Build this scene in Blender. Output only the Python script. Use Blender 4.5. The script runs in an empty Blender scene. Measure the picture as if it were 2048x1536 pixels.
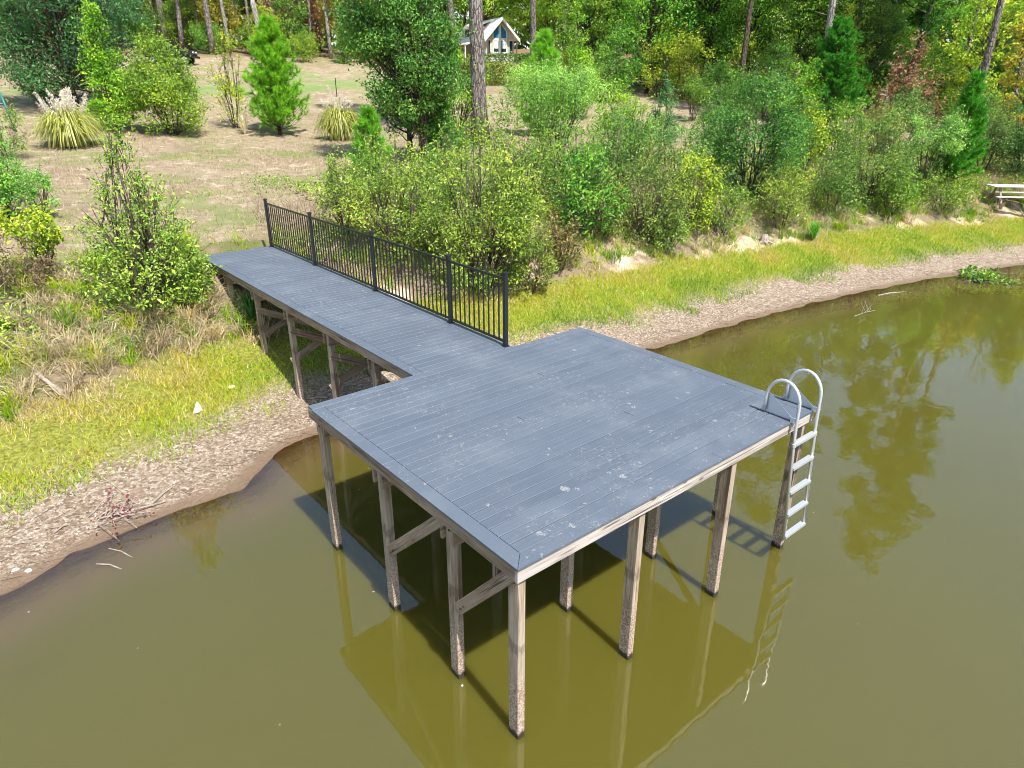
import bpy, math, random
import numpy as np
from mathutils import Vector, Matrix

# ------------------------------------------------------------------ camera, sky, sun, exposure
scene = bpy.context.scene
col = scene.collection
CAM = (-3.091, -3.66, 5.995)
YAW, PITCH, FPX = math.radians(39.60), math.radians(-23.525), 1368.7
cam_data = bpy.data.cameras.new('camera')
cam_data.sensor_fit = 'HORIZONTAL'
cam_data.sensor_width = 36.0
cam_data.lens = FPX / 2048 * 36.0
cam_data.clip_start = 0.1
cam_data.clip_end = 3000
cam = bpy.data.objects.new('camera', cam_data)
cam.location = CAM
cam.rotation_euler = (math.pi / 2 + PITCH, 0, -YAW)
col.objects.link(cam)
scene.camera = cam

TOSUN = Vector((-0.10, -1.38, 2.17)).normalized()
world = bpy.data.worlds.new('World')
scene.world = world
world.use_nodes = True
wn = world.node_tree.nodes
wl = world.node_tree.links
wn.clear()
sky = wn.new('ShaderNodeTexSky')
sky.sky_type = 'NISHITA'
sky.sun_disc = False
sky.sun_elevation = math.asin(TOSUN.z)
sky.sun_rotation = math.atan2(TOSUN.x, TOSUN.y)
sky.air_density = 1.15
sky.dust_density = 1.2
sky.ozone_density = 1.0
bg = wn.new('ShaderNodeBackground')
bg.inputs['Strength'].default_value = 0.14
wout = wn.new('ShaderNodeOutputWorld')
wl.new(sky.outputs[0], bg.inputs[0])
wl.new(bg.outputs[0], wout.inputs[0])

sun_data = bpy.data.lights.new('sun', 'SUN')
sun_data.energy = 5.0
sun_data.angle = math.radians(0.55)
sun_data.color = (1.0, 0.955, 0.88)
sun = bpy.data.objects.new('sun', sun_data)
sun.rotation_euler = TOSUN.to_track_quat('Z', 'Y').to_euler()
sun.location = (0, -20, 40)
col.objects.link(sun)

vs = scene.view_settings
vs.view_transform = 'Standard'
vs.look = 'None'
vs.exposure = 0.62
vs.gamma = 1.0
vs.use_curve_mapping = False
scene.cycles.use_denoising = True
scene.cycles.filter_width = 1.0
scene.cycles.max_bounces = 8
scene.cycles.transparent_max_bounces = 12
scene.cycles.caustics_reflective = False
scene.cycles.caustics_refractive = False

rng = np.random.default_rng(7)
random.seed(7)

# ------------------------------------------------------------------ helpers
def props(o, label=None, cat=None, group=None, kind=None):
    if label: o['label'] = label
    if cat: o['category'] = cat
    if group: o['group'] = group
    if kind: o['kind'] = kind
    return o

def thing(name, loc, label, cat, group=None, rz=0.0):
    o = bpy.data.objects.new(name, None)
    o.empty_display_size = 0.3
    o.location = loc
    o.rotation_euler = (0, 0, rz)
    col.objects.link(o)
    return props(o, label, cat, group)

def place(name, mesh, parent=None, loc=(0, 0, 0), rot=None, color=None, matrix=None):
    o = bpy.data.objects.new(name, mesh)
    col.objects.link(o)
    if parent is not None: o.parent = parent
    if matrix is not None: o.matrix_local = matrix
    else:
        o.location = loc
        if rot is not None: o.rotation_euler = rot
    if color is not None: o.color = (color[0], color[1], color[2], 1)
    return o

class MB:
    """collects vertices, quads and triangles of ONE mesh"""
    def __init__(self):
        self.v, self.q, self.t, self.a, self.n = [], [], [], [], 0
    def add(self, V, quads=None, tris=None, tint=0.5):
        V = np.asarray(V, float).reshape(-1, 3)
        self.v.append(V)
        a = np.broadcast_to(np.asarray(tint, float), (len(V),))
        self.a.append(a)
        if quads is not None and len(quads): self.q.append(np.asarray(quads, int).reshape(-1, 4) + self.n)
        if tris is not None and len(tris): self.t.append(np.asarray(tris, int).reshape(-1, 3) + self.n)
        self.n += len(V)
    def box(self, c, s, M=None, tint=0.5):
        x, y, z = s[0] / 2, s[1] / 2, s[2] / 2
        V = np.array([(-x,-y,-z),(x,-y,-z),(x,y,-z),(-x,y,-z),(-x,-y,z),(x,-y,z),(x,y,z),(-x,y,z)])
        if M is not None: V = V @ np.array(M).T
        V = V + np.array(c)
        self.add(V, [(0,3,2,1),(4,5,6,7),(0,1,5,4),(1,2,6,5),(2,3,7,6),(3,0,4,7)], tint=tint)
    def tube(self, P, R, n=6, tint=0.5, cap=True):
        P = np.asarray(P, float); k = len(P)
        R = np.broadcast_to(np.asarray(R, float), (k,))
        T = np.gradient(P, axis=0)
        T /= np.linalg.norm(T, axis=1)[:, None] + 1e-12
        ref = np.array([0.31, 0.17, 0.93]) if abs(T[:, 2]).mean() < 0.9 else np.array([1.0, 0.1, 0.05])
        U = np.cross(T, ref); U /= np.linalg.norm(U, axis=1)[:, None] + 1e-12
        Wv = np.cross(T, U)
        an = np.arange(n) * 2 * math.pi / n
        V = P[:, None, :] + R[:, None, None] * (np.cos(an)[None, :, None] * U[:, None, :] + np.sin(an)[None, :, None] * Wv[:, None, :])
        i = np.arange(k - 1)[:, None] * n; j = np.arange(n)[None, :]; j2 = (j + 1) % n
        Q = np.stack([i + j, i + j2, i + n + j2, i + n + j], -1).reshape(-1, 4)
        tr = []
        if cap:
            for m in range(1, n - 1):
                tr.append((0, m + 1, m)); b = (k - 1) * n; tr.append((b, b + m, b + m + 1))
        self.add(V.reshape(-1, 3), Q, tr, tint)
    def mesh(self, name, mat, smooth=False):
        V = np.concatenate(self.v) if self.v else np.zeros((0, 3))
        q = np.concatenate(self.q) if self.q else np.zeros((0, 4), int)
        t = np.concatenate(self.t) if self.t else np.zeros((0, 3), int)
        me = bpy.data.meshes.new(name)
        me.vertices.add(len(V)); me.vertices.foreach_set('co', V.astype(np.float32).ravel())
        loops = np.concatenate([q.ravel(), t.ravel()])
        me.loops.add(len(loops)); me.loops.foreach_set('vertex_index', loops.astype(np.int32))
        st = np.concatenate([np.arange(len(q)) * 4, len(q) * 4 + np.arange(len(t)) * 3])
        me.polygons.add(len(st)); me.polygons.foreach_set('loop_start', st.astype(np.int32))
        me.polygons.foreach_set('use_smooth', np.full(len(st), bool(smooth)))
        at = me.attributes.new('tint', 'FLOAT', 'POINT')
        at.data.foreach_set('value', np.concatenate(self.a).astype(np.float32) if self.a else [])
        me.update(calc_edges=True)
        if mat is not None: me.materials.append(mat)
        return me
    def build(self, name, mat, parent=None, smooth=False, color=None, loc=(0, 0, 0), rot=None):
        return place(name, self.mesh(name, mat, smooth), parent, loc, rot, color)

def hash01(ix, iy, seed):
    h = (ix.astype(np.int64) * 374761393 + iy.astype(np.int64) * 668265263 + seed * 1442695041) & 0xFFFFFFFF
    h = ((h ^ (h >> 13)) * 1274126177) & 0xFFFFFFFF
    return ((h ^ (h >> 16)) & 0xFFFF) / 65535.0
def vnoise(x, y, seed=0):
    ix, iy = np.floor(x), np.floor(y); fx, fy = x - ix, y - iy
    fx = fx * fx * (3 - 2 * fx); fy = fy * fy * (3 - 2 * fy)
    a, b = hash01(ix, iy, seed), hash01(ix + 1, iy, seed)
    c, d = hash01(ix, iy + 1, seed), hash01(ix + 1, iy + 1, seed)
    return (a * (1 - fx) + b * fx) * (1 - fy) + (c * (1 - fx) + d * fx) * fy
def fbm(x, y, seed=0, o=4):
    s, a, n = 0, 0.5, 0
    for k in range(o):
        s = s + a * vnoise(x * 2 ** k, y * 2 ** k, seed + k); n += a; a *= 0.5
    return s / n

# ------------------------------------------------------------------ terrain shape
SH = np.array([(-60,-40),(-30,-10),(-18,-1),(-10,3.2),(-6,5.0),(-3.7,5.9),(-2.6,6.3),(-1.5,6.45),(-.4,6.45),(.3,7.1),(1.0,7.45),(2.5,7.5),(5,7.3),(8,6.8),(10,6.35),(13.7,6.16),(18.3,5.58),(22,4.84),(27,3.41),(35,0.2),(45,-5),(60,-14),(100,-45)], float)
def sdist(x, y):
    x = np.asarray(x, float); y = np.asarray(y, float)
    best = np.full(x.shape, 1e9); sg = np.ones(x.shape)
    for a, b in zip(SH[:-1], SH[1:]):
        d = b - a; L = d @ d
        t = np.clip(((x - a[0]) * d[0] + (y - a[1]) * d[1]) / L, 0, 1)
        D = np.hypot(x - a[0] - t * d[0], y - a[1] - t * d[1])
        c = d[0] * (y - a[1]) - d[1] * (x - a[0])
        m = D < best - 1e-9
        best = np.where(m, D, best); sg = np.where(m, np.sign(c), sg)
    return best * sg
PS = np.array([-40,-6,-2,-.8,0,.7,1.4,2.4,3.3,4.2,5.0,6.0,7,9,28,66,95,200,900])
PZ = np.array([-2.2,-1.5,-.55,-.2,0,.06,.15,.40,.70,1.1,1.6,2.05,2.22,2.36,3.5,8.3,11.2,16,20])
def gz(x, y, s=None):
    x = np.asarray(x, float); y = np.asarray(y, float)
    if s is None: s = sdist(x, y)
    wob = (fbm(x * 0.9, y * 0.9, 3) - 0.5) * 0.5 * np.clip(s - 0.2, 0, 1) * np.clip(1.6 - np.abs(s - 4.5) * 0.25, 0.35, 1.6) * np.clip((30 - s) / 10, 0.3, 1)
    h = np.interp(s + wob, PS, PZ)
    h = h + (fbm(x * 1.7, y * 1.7, 11, 3) - 0.5) * np.interp(s, [-1, 0, .5, 3, 6, 40, 80], [.06, .045, .06, .10, .2, .25, .5])
    under = (np.abs(x - 2.55) < 1.6) & (y > 12) & (y < 14.6)      # keep the bank below the walkway boards
    h = np.where(under, np.minimum(h, 2.03), h)
    return np.maximum(h, (-y - 75) * 0.1 - 2.2)
_r = np.array([math.cos(YAW), -math.sin(YAW), 0.0])
_f = np.array([math.sin(YAW) * math.cos(PITCH), math.cos(YAW) * math.cos(PITCH), math.sin(PITCH)])
_u = np.cross(_r, _f)
FH = np.array([math.sin(YAW), math.cos(YAW)])
_T = np.arange(5, 170, 0.1)
def at(px, py):
    """where the sight line through a point of the photograph meets the ground; and metres per photo pixel there"""
    d = _f + _r * (px - 1024) / FPX - _u * (py - 768) / FPX
    P = np.array(CAM) + _T[:, None] * d
    g = np.interp(sdist(P[:, 0], P[:, 1]), PS, PZ)
    i = int(np.argmax(P[:, 2] <= g))
    x, y = P[i, 0], P[i, 1]
    return np.array([x, y, float(gz(x, y))]), _T[i] / FPX
def polar(px, D):
    a = (px - 1024) / FPX / 1.0908
    x = CAM[0] + D * (FH[0] + _r[0] * a); y = CAM[1] + D * (FH[1] + _r[1] * a)
    return np.array([x, y, float(gz(x, y))]), D * 0.955 / FPX
def on_water(px, py):
    d = _f + _r * (px - 1024) / FPX - _u * (py - 768) / FPX
    t = -CAM[2] / d[2]
    return np.array(CAM) + t * d

# ------------------------------------------------------------------ materials
class G:
    def __init__(self, name):
        self.m = bpy.data.materials.new(name); self.m.use_nodes = True
        self.nt = self.m.node_tree; self.nt.nodes.clear()
        self.out = self.n('ShaderNodeOutputMaterial')
    def n(self, t, ins=None, **kw):
        nd = self.nt.nodes.new(t)
        for k, v in kw.items(): setattr(nd, k, v)
        for k, v in (ins or {}).items():
            s = nd.inputs[k]
            if isinstance(v, bpy.types.NodeSocket): self.nt.links.new(v, s)
            elif isinstance(v, bpy.types.Node): self.nt.links.new(v.outputs[0], s)
            else:
                if s.type == 'RGBA' and len(v) == 3: v = (*v, 1)
                s.default_value = v
        return nd
    def math(self, op, a, b=0.0, clamp=False):
        return self.n('ShaderNodeMath', {0: a, 1: b}, operation=op, use_clamp=clamp).outputs[0]
    def mix(self, f, a, b, blend='MIX'):
        nd = self.n('ShaderNodeMix', None, data_type='RGBA', blend_type=blend)
        for k, v in ((0, f), (6, a), (7, b)):
            s = nd.inputs[k]
            if isinstance(v, bpy.types.NodeSocket): self.nt.links.new(v, s)
            elif k and len(v) == 3: s.default_value = (*v, 1)
            else: s.default_value = v
        return nd.outputs[2]
    def ramp(self, f, stops, interp='LINEAR'):
        nd = self.n('ShaderNodeValToRGB', {0: f}); cr = nd.color_ramp; cr.interpolation = interp
        while len(cr.elements) < len(stops): cr.elements.new(0.5)
        for e, (p, c) in zip(cr.elements, stops):
            e.position = p; e.color = (*c, 1) if len(c) == 3 else c
        return nd.outputs[0]
    def step(self, v, lo, hi):
        return self.n('ShaderNodeMapRange', {0: v, 1: lo, 2: hi}, interpolation_type='SMOOTHSTEP').outputs[0]
    def noise(self, vec, scale, detail=4.0, rough=0.55, out=0):
        ins = {'Scale': scale, 'Detail': detail, 'Roughness': rough}
        if vec is not None: ins['Vector'] = vec
        return self.n('ShaderNodeTexNoise', ins).outputs[out]
    def scaled(self, vec, s):
        return self.n('ShaderNodeVectorMath', {0: vec, 1: s}, operation='MULTIPLY').outputs[0]
    def bump(self, h, strength, dist):
        return self.n('ShaderNodeBump', {'Height': h, 'Strength': strength, 'Distance': dist}).outputs[0]
    def principled(self, **ins):
        m = {}
        for k, v in ins.items(): m[k.replace('_', ' ')] = v
        p = self.n('ShaderNodeBsdfPrincipled', m)
        self.nt.links.new(p.outputs[0], self.out.inputs[0])
        return p
    def surface(self, s): self.nt.links.new(s, self.out.inputs[0])
    def attr(self, name): return self.n('ShaderNodeAttribute', None, attribute_name=name).outputs['Fac']
    def pos(self): return self.n('ShaderNodeNewGeometry').outputs['Position']
    def obj(self): return self.n('ShaderNodeTexCoord').outputs['Object']
    def info(self, k): return self.n('ShaderNodeObjectInfo').outputs[k]

def plain(name, c, rough=0.5, metal=0.0, spec=0.5, wear=0.0):
    g = G(name)
    if wear:
        n = g.noise(g.obj(), 9.0)
        cc = g.mix(g.step(n, 0.4, 0.75), c, tuple(min(1, x * (1 + wear) + 0.03 * wear) for x in c))
        g.principled(Base_Color=cc, Roughness=rough, Metallic=metal, Specular_IOR_Level=spec)
    else: g.principled(Base_Color=c, Roughness=rough, Metallic=metal, Specular_IOR_Level=spec)
    return g.m

def leaf_material(name, gloss=0.06, trans=0.38, hue=0.05):
    g = G(name)
    t = g.attr('tint')
    c = g.info('Color')
    hs = g.n('ShaderNodeHueSaturation', {'Hue': g.math('ADD', 0.5, g.math('MULTIPLY', g.math('SUBTRACT', 0.5, t), hue)),
                                         'Saturation': 1.0,
                                         'Value': g.math('ADD', 0.6, g.math('MULTIPLY', t, 1.95)), 'Fac': 1.0, 'Color': c}).outputs[0]
    df = g.n('ShaderNodeBsdfDiffuse', {0: hs}).outputs[0]
    tc = g.mix(1.0, hs, (1.0, 1.2, 0.5), 'MULTIPLY')
    tr = g.n('ShaderNodeBsdfTranslucent', {0: tc}).outputs[0]
    m1 = g.n('ShaderNodeMixShader', {0: trans, 1: df, 2: tr}).outputs[0]
    gl = g.n('ShaderNodeBsdfGlossy', {0: (1, 1, 1), 'Roughness': 0.42}).outputs[0]
    g.surface(g.n('ShaderNodeMixShader', {0: gloss, 1: m1, 2: gl}).outputs[0])
    return g.m
M = {}
M['leaf'] = leaf_material('leaf', 0.02, 0.24, 0.09)
M['leaf_shiny'] = leaf_material('leaf_shiny', 0.045, 0.22, 0.04)
M['needle'] = leaf_material('needle', 0.02, 0.35, 0.04)
M['blade'] = leaf_material('blade', 0.02, 0.35, 0.0)

def blade_material(name, stops, gloss=0.03, trans=0.35):
    g = G(name)
    c = g.ramp(g.attr('tint'), stops)
    df = g.n('ShaderNodeBsdfDiffuse', {0: c}).outputs[0]
    tr = g.n('ShaderNodeBsdfTranslucent', {0: c}).outputs[0]
    m1 = g.n('ShaderNodeMixShader', {0: trans, 1: df, 2: tr}).outputs[0]
    gl = g.n('ShaderNodeBsdfGlossy', {0: (1, 1, 1), 'Roughness': 0.45}).outputs[0]
    g.surface(g.n('ShaderNodeMixShader', {0: gloss, 1: m1, 2: gl}).outputs[0])
    return g.m
# tint 0 dry brown .. 0.35 straw .. 0.5 orange-yellow .. 0.7 yellow-green .. 1 green
M['grass'] = blade_material('grass', [(0.0, (.20,.13,.075)), (.2, (.52,.42,.27)), (.4, (.68,.57,.36)), (.55, (.62,.47,.06)), (.72, (.47,.57,.022)), (.86, (.27,.45,.022)), (1.0, (.10,.24,.025))])
M['litter'] = blade_material('litter', [(0.0, (.10,.06,.04)), (.3, (.24,.175,.11)), (.55, (.37,.29,.20)), (.8, (.54,.45,.34)), (1.0, (.8,.76,.7))], 0.02, 0.1)
M['plume'] = blade_material('plume', [(0.0, (.62,.54,.42)), (1.0, (.88,.82,.70))], 0.0, 0.3)

def wood_material(name, lo, mid, hi, waterline=False):
    g = G(name)
    o = g.obj()
    r = g.info('Random')
    off = g.n('ShaderNodeCombineXYZ', {0: g.math('MULTIPLY', r, 7.3), 1: g.math('MULTIPLY', r, 3.1), 2: g.math('MULTIPLY', r, 17.0)}).outputs[0]
    v = g.n('ShaderNodeVectorMath', {0: o, 1: off}, operation='ADD').outputs[0]
    fine = g.noise(g.scaled(v, (70, 70, 2.2)), 1.0, 5)
    rings = g.noise(g.scaled(v, (16, 16, 0.7)), 1.0, 2, 0.4)
    rw = g.math('FRACT', g.math('MULTIPLY', rings, 9.0))
    blotch = g.noise(g.scaled(v, (7, 7, 2.0)), 1.0, 4)
    c = g.ramp(g.math('ADD', g.math('MULTIPLY', fine, 0.55), g.math('MULTIPLY', blotch, 0.45)), [(.34, lo), (.5, mid), (.66, hi)])
    c = g.mix(g.math('MULTIPLY', g.step(rw, 0.72, 1.0), 0.42), c, lo)
    knots = g.n('ShaderNodeTexVoronoi', {'Vector': g.scaled(v, (5.5, 5.5, 1.9)), 'Scale': 1.0}).outputs['Distance']
    c = g.mix(g.math('SUBTRACT', 1.0, g.step(knots, 0.06, 0.12)), c, tuple(x * .45 for x in lo))
    c = g.mix(g.math('MULTIPLY', r, 0.25), c, mid)
    cracks = g.step(g.noise(g.scaled(v, (42, 42, 0.9)), 1.0, 2), 0.63, 0.68)
    c = g.mix(g.math('MULTIPLY', cracks, 0.75), c, (.05, .035, .025))
    grey = g.noise(g.scaled(v, (3.5, 3.5, 1.1)), 1.0, 3)
    c = g.mix(g.math('MULTIPLY', g.step(grey, .46, .62), 0.6), c, tuple((lo[i] * .35 + hi[i] * .65) * (.93, .96, .98)[i] for i in range(3)))
    dk = g.noise(g.scaled(v, (11, 11, .55)), 1.0, 3)
    c = g.mix(g.math('MULTIPLY', g.step(dk, .56, .68), 0.6), c, tuple(q_ * .55 for q_ in lo))
    rough = 0.85
    if waterline:
        z = g.n('ShaderNodeSeparateXYZ', {0: g.pos()}).outputs[2]
        w = g.noise(g.scaled(v, (22, 22, 9)), 1.0, 4)
        zz = g.math('ADD', z, g.math('MULTIPLY', g.math('SUBTRACT', w, 0.5), 0.35))
        silt = g.math('SUBTRACT', 1.0, g.step(zz, 0.55, 0.95))
        sp = g.mix(g.step(g.noise(v, 48.0, 3), 0.42, 0.58), (.24, .16, .11), (.60, .48, .39))
        c = g.mix(g.math('MULTIPLY', silt, 0.72), c, sp)
        band = g.math('SUBTRACT', 1.0, g.step(g.math('ABSOLUTE', g.math('SUBTRACT', zz, 1.18)), 0.02, 0.09))
        c = g.mix(g.math('MULTIPLY', band, 0.5), c, (.11, .085, .065))
        wet = g.math('SUBTRACT', 1.0, g.step(g.math('ADD', z, g.math('MULTIPLY', g.math('SUBTRACT', w, 0.5), 0.10)), 0.05, 0.10))
        c = g.mix(g.math('MULTIPLY', wet, 0.93), c, (.018, .014, .009))
    h = g.math('SUBTRACT', g.math('ADD', fine, g.math('MULTIPLY', rw, 0.3)), g.math('MULTIPLY', cracks, 0.8))
    g.principled(Base_Color=c, Roughness=rough, Specular_IOR_Level=0.25, Normal=g.bump(h, 0.5, 0.006))
    return g.m
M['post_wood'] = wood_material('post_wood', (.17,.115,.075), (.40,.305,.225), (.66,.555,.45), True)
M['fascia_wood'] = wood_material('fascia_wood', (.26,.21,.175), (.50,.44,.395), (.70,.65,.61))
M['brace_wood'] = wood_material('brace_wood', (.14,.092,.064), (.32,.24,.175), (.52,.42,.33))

def deck_material():
    g = G('composite_decking')
    p = g.pos(); o = g.obj(); r = g.info('Random')
    base = g.mix(r, (.082, .101, .132), (.100, .122, .155))
    streak = g.noise(g.scaled(o, (60, 60, 1.6)), 1.0, 3)
    base = g.mix(g.math('MULTIPLY', g.step(streak, .35, .7), 0.35), base, (.135, .16, .195))
    cloud = g.noise(p, 1.3, 5, 0.6)
    base = g.mix(g.math('MULTIPLY', g.step(cloud, .45, .75), 0.45), base, (.165, .19, .22))
    dist = g.n('ShaderNodeVectorMath', {0: p, 1: g.scaled(g.noise(p, 16.0, 4, out=1), (.17, .17, 0))}, operation='ADD').outputs[0]
    marks = None
    for sc, rad, gate in ((1.5, .075, .35), (3.3, .11, .5), (8.0, .14, .66), (17.0, .18, .74)):
        v = g.n('ShaderNodeTexVoronoi', {'Vector': g.scaled(dist, (1, 1, 0)), 'Scale': sc, 'Randomness': 1.0})
        rnd = g.n('ShaderNodeSeparateColor', {0: v.outputs['Color']}).outputs[0]
        rr = g.math('MULTIPLY', g.step(rnd, gate, 1.0), rad)
        mk = g.math('MULTIPLY', g.math('LESS_THAN', v.outputs['Distance'], rr), 0.85)
        marks = mk if marks is None else g.math('MAXIMUM', marks, mk)
    ragged = g.step(g.noise(p, 70.0, 3), .38, .56)
    marks = g.math('MULTIPLY', marks, ragged)
    patch = g.step(g.noise(p, 1.1, 3), .42, .60)
    specks = g.math('MULTIPLY', g.math('MULTIPLY', g.step(g.noise(p, 95.0, 2), .66, .71), patch), 0.6)
    scr = g.math('MULTIPLY', g.math('MULTIPLY', g.step(g.noise(g.scaled(dist, (9, 60, 1)), 1.0, 2), .64, .69), patch), 0.6)
    scr2 = g.math('MULTIPLY', g.math('MULTIPLY', g.step(g.noise(g.scaled(dist, (60, 11, 1)), 1.0, 2), .65, .70), patch), 0.55)
    # a dirt fan near the front corner and along the borders
    marks = g.math('MAXIMUM', g.math('MAXIMUM', marks, specks), g.math('MAXIMUM', scr, scr2))
    c = g.mix(g.math('MULTIPLY', marks, .48), base, (.56, .55, .51))
    rough = g.math('ADD', 0.46, g.math('MULTIPLY', streak, 0.2))
    g.principled(Base_Color=c, Roughness=rough, Specular_IOR_Level=0.55, Normal=g.bump(streak, 0.25, 0.002))
    return g.m
M['deck'] = deck_material()
M['black_metal'] = plain('black_metal', (.012, .014, .018), 0.32, 0.0, 0.6)
M['aluminium'] = plain('aluminium', (.70, .72, .74), 0.36, 0.6, 0.5, 0.05)

def bark_material(name, lo, hi, sx=9.0, sz=2.2):
    g = G(name)
    o = g.obj()
    v = g.n('ShaderNodeTexVoronoi', {'Vector': g.scaled(g.n('ShaderNodeVectorMath', {0: o, 1: g.scaled(g.noise(o, 3.0, 3, out=1), (.12, .12, .3))}, operation='ADD').outputs[0], (sx, sx, sz)), 'Scale': 1.0}, feature='DISTANCE_TO_EDGE').outputs['Distance']
    n = g.noise(g.scaled(o, (14, 14, 4)), 1.0, 5)
    c = g.mix(g.step(n, .35, .65), lo, hi)
    c = g.mix(g.math('SUBTRACT', 1.0, g.step(v, 0.0, 0.14)), c, tuple(x * .4 for x in lo))
    g.principled(Base_Color=c, Roughness=0.9, Specular_IOR_Level=0.2, Normal=g.bump(g.math('ADD', g.step(v, 0, .2), n), 0.8, 0.03))
    return g.m
M['pine_bark'] = bark_material('pine_bark', (.15, .125, .11), (.36, .32, .29))
M['bark'] = bark_material('bark', (.09, .065, .05), (.21, .16, .125), 12, 2.5)
M['pale_bark'] = bark_material('pale_bark', (.28, .25, .22), (.50, .46, .42), 10, 2.0)
M['twig'] = plain('twig', (.085, .058, .050), 0.9, 0, 0.2, 0.9)
M['dead_wood'] = plain('dead_wood', (.30, .25, .205), 0.9, 0, 0.2, 0.7)

def ground_material():
    g = G('ground')
    p = g.pos()
    s = g.attr('tint')                       # distance from the water's edge in metres
    xyz = g.n('ShaderNodeSeparateXYZ', {0: p})
    x = xyz.outputs[0]
    n1 = g.noise(p, 0.55, 5, 0.6); n2 = g.noise(p, 2.6, 5, 0.65); n3 = g.noise(p, 16.0, 4, 0.7); n4 = g.noise(p, 60.0, 3, 0.7)
    sj = g.math('ADD', s, g.math('MULTIPLY', g.math('SUBTRACT', n2, 0.5), 1.3))
    sk = g.math('ADD', s, g.math('MULTIPLY', g.math('SUBTRACT', n2, 0.5), 0.35))
    mud = g.mix(n3, (.115, .075, .045), (.24, .165, .105))
    wet = g.mix(n3, (.16, .105, .065), (.32, .23, .155))
    fl = g.n('ShaderNodeTexVoronoi', {'Vector': g.n('ShaderNodeVectorMath', {0: p, 1: g.scaled(g.noise(p, 9.0, 2, out=1), (.1, .1, .1))}, operation='ADD').outputs[0], 'Scale': 26.0})
    flr = g.n('ShaderNodeSeparateColor', {0: fl.outputs['Color']}).outputs[0]
    lit = g.ramp(flr, [(0, (.17, .12, .08)), (.35, (.31, .235, .165)), (.7, (.43, .345, .255)), (1, (.62, .55, .46))])
    lit = g.mix(g.step(n4, .5, .62), lit, (.25, .17, .12))
    soil = g.mix(g.step(n3, .35, .65), (.16, .16, .03), (.33, .35, .06))
    clay = g.mix(g.step(n2, .36, .55), (.60, .38, .23), (.74, .60, .45))
    clay = g.mix(g.math('MULTIPLY', n4, 0.35), clay, (.35, .22, .13))
    brush = g.mix(n3, (.15, .11, .07), (.38, .30, .19))
    brush = g.mix(g.step(n1, .5, .6), brush, (.16, .17, .06))
    straw = g.mix(n3, (.23, .175, .11), (.51, .415, .28))
    straw = g.mix(g.step(n4, .52, .66), straw, (.30, .215, .15))
    straw = g.mix(g.math('MULTIPLY', g.step(n2, .48, .62), 0.75), straw, (.25, .175, .115))
    straw = g.mix(g.math('MULTIPLY', g.step(g.noise(p, 0.23, 4), .54, .64), 0.6), straw, (.27, .19, .13))
    straw = g.mix(g.math('MULTIPLY', g.step(g.noise(p, 1.5, 6, .65), .54, .68), 0.6), straw, (.66, .55, .42))
    straw = g.mix(g.math('MULTIPLY', g.step(g.noise(p, 0.42, 5), .52, .61), 0.65), straw, (.20, .24, .075))
    far = g.math('MULTIPLY', g.step(s, 38, 46), g.math('MULTIPLY', g.math('SUBTRACT', 1.0, g.step(s, 54, 62)), g.step(g.noise(g.scaled(p, (.13, .13, .1)), 1.0, 3), .44, .6)))
    straw = g.mix(g.math('MULTIPLY', far, 0.7), straw, (.17, .29, .07))
    woods = g.mix(n3, (.17, .105, .06), (.30, .21, .13))
    c = g.mix(g.step(sk, -0.1, 0.08), mud, wet)
    c = g.mix(g.step(sk, 0.10, 0.45), c, lit)
    c = g.mix(g.step(sj, 1.5, 2.5), c, soil)
    claym = g.math('MULTIPLY', g.step(sk, 3.45, 3.8), g.step(x, 2.6, 4.2))
    claym = g.math('MULTIPLY', claym, g.step(g.noise(p, 0.45, 4), .51, .59))
    c = g.mix(g.step(sk, 3.4, 4.0), c, brush)
    c = g.mix(claym, c, clay)
    c = g.mix(g.step(sj, 4.4, 5.4), c, brush)
    c = g.mix(g.step(sj, 7.0, 8.2), c, straw)
    c = g.mix(g.step(g.math('ADD', s, g.math('MULTIPLY', n1, 6.0)), 70, 78), c, woods)
    h = g.math('ADD', g.math('MULTIPLY', n3, 0.6), g.math('ADD', g.math('MULTIPLY', n4, 0.35), g.math('MULTIPLY', n2, 0.4)))
    wetr = g.step(s, 0.0, 0.7)
    g.principled(Base_Color=c, Roughness=g.math('ADD', 0.6, g.math('MULTIPLY', wetr, 0.35)), Specular_IOR_Level=0.2, Normal=g.bump(h, 0.9, 0.09))
    return g.m
M['ground'] = ground_material()

def water_material():
    g = G('pond_water')
    p = g.pos()
    murk = g.attr('tint')
    n = g.noise(p, 0.25, 3)
    c = g.mix(n, (.082, .074, .0115), (.094, .084, .0145))
    shallow = g.step(murk, .55, 1.0)
    c = g.mix(shallow, (.16, .115, .045), c)
    body = g.n('ShaderNodeBsdfPrincipled', {'Base Color': c, 'Roughness': 1.0, 'Specular IOR Level': 0.0, 'Subsurface Weight': 1.0, 'Subsurface Radius': (1.0, .8, .3), 'Subsurface Scale': 0.2}, subsurface_method='BURLEY').outputs[0]
    clear = g.n('ShaderNodeBsdfTransparent', {0: (.86, .74, .52)}).outputs[0]
    under = g.n('ShaderNodeMixShader', {0: murk, 1: clear, 2: body}).outputs[0]
    w = g.math('ADD', g.noise(g.scaled(p, (3.2, 5.2, 1)), 1.0, 2, 0.5), g.math('MULTIPLY', g.noise(p, 0.7, 2), 1.2))
    nm = g.bump(w, 0.06, 0.02)
    fr = g.n('ShaderNodeFresnel', {'IOR': 1.85, 'Normal': nm}).outputs[0]
    gl = g.n('ShaderNodeBsdfGlossy', {0: (1, 1, 1), 'Roughness': 0.02, 'Normal': nm}).outputs[0]
    g.surface(g.n('ShaderNodeMixShader', {0: fr, 1: under, 2: gl}).outputs[0])
    return g.m
M['water'] = water_material()

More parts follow.
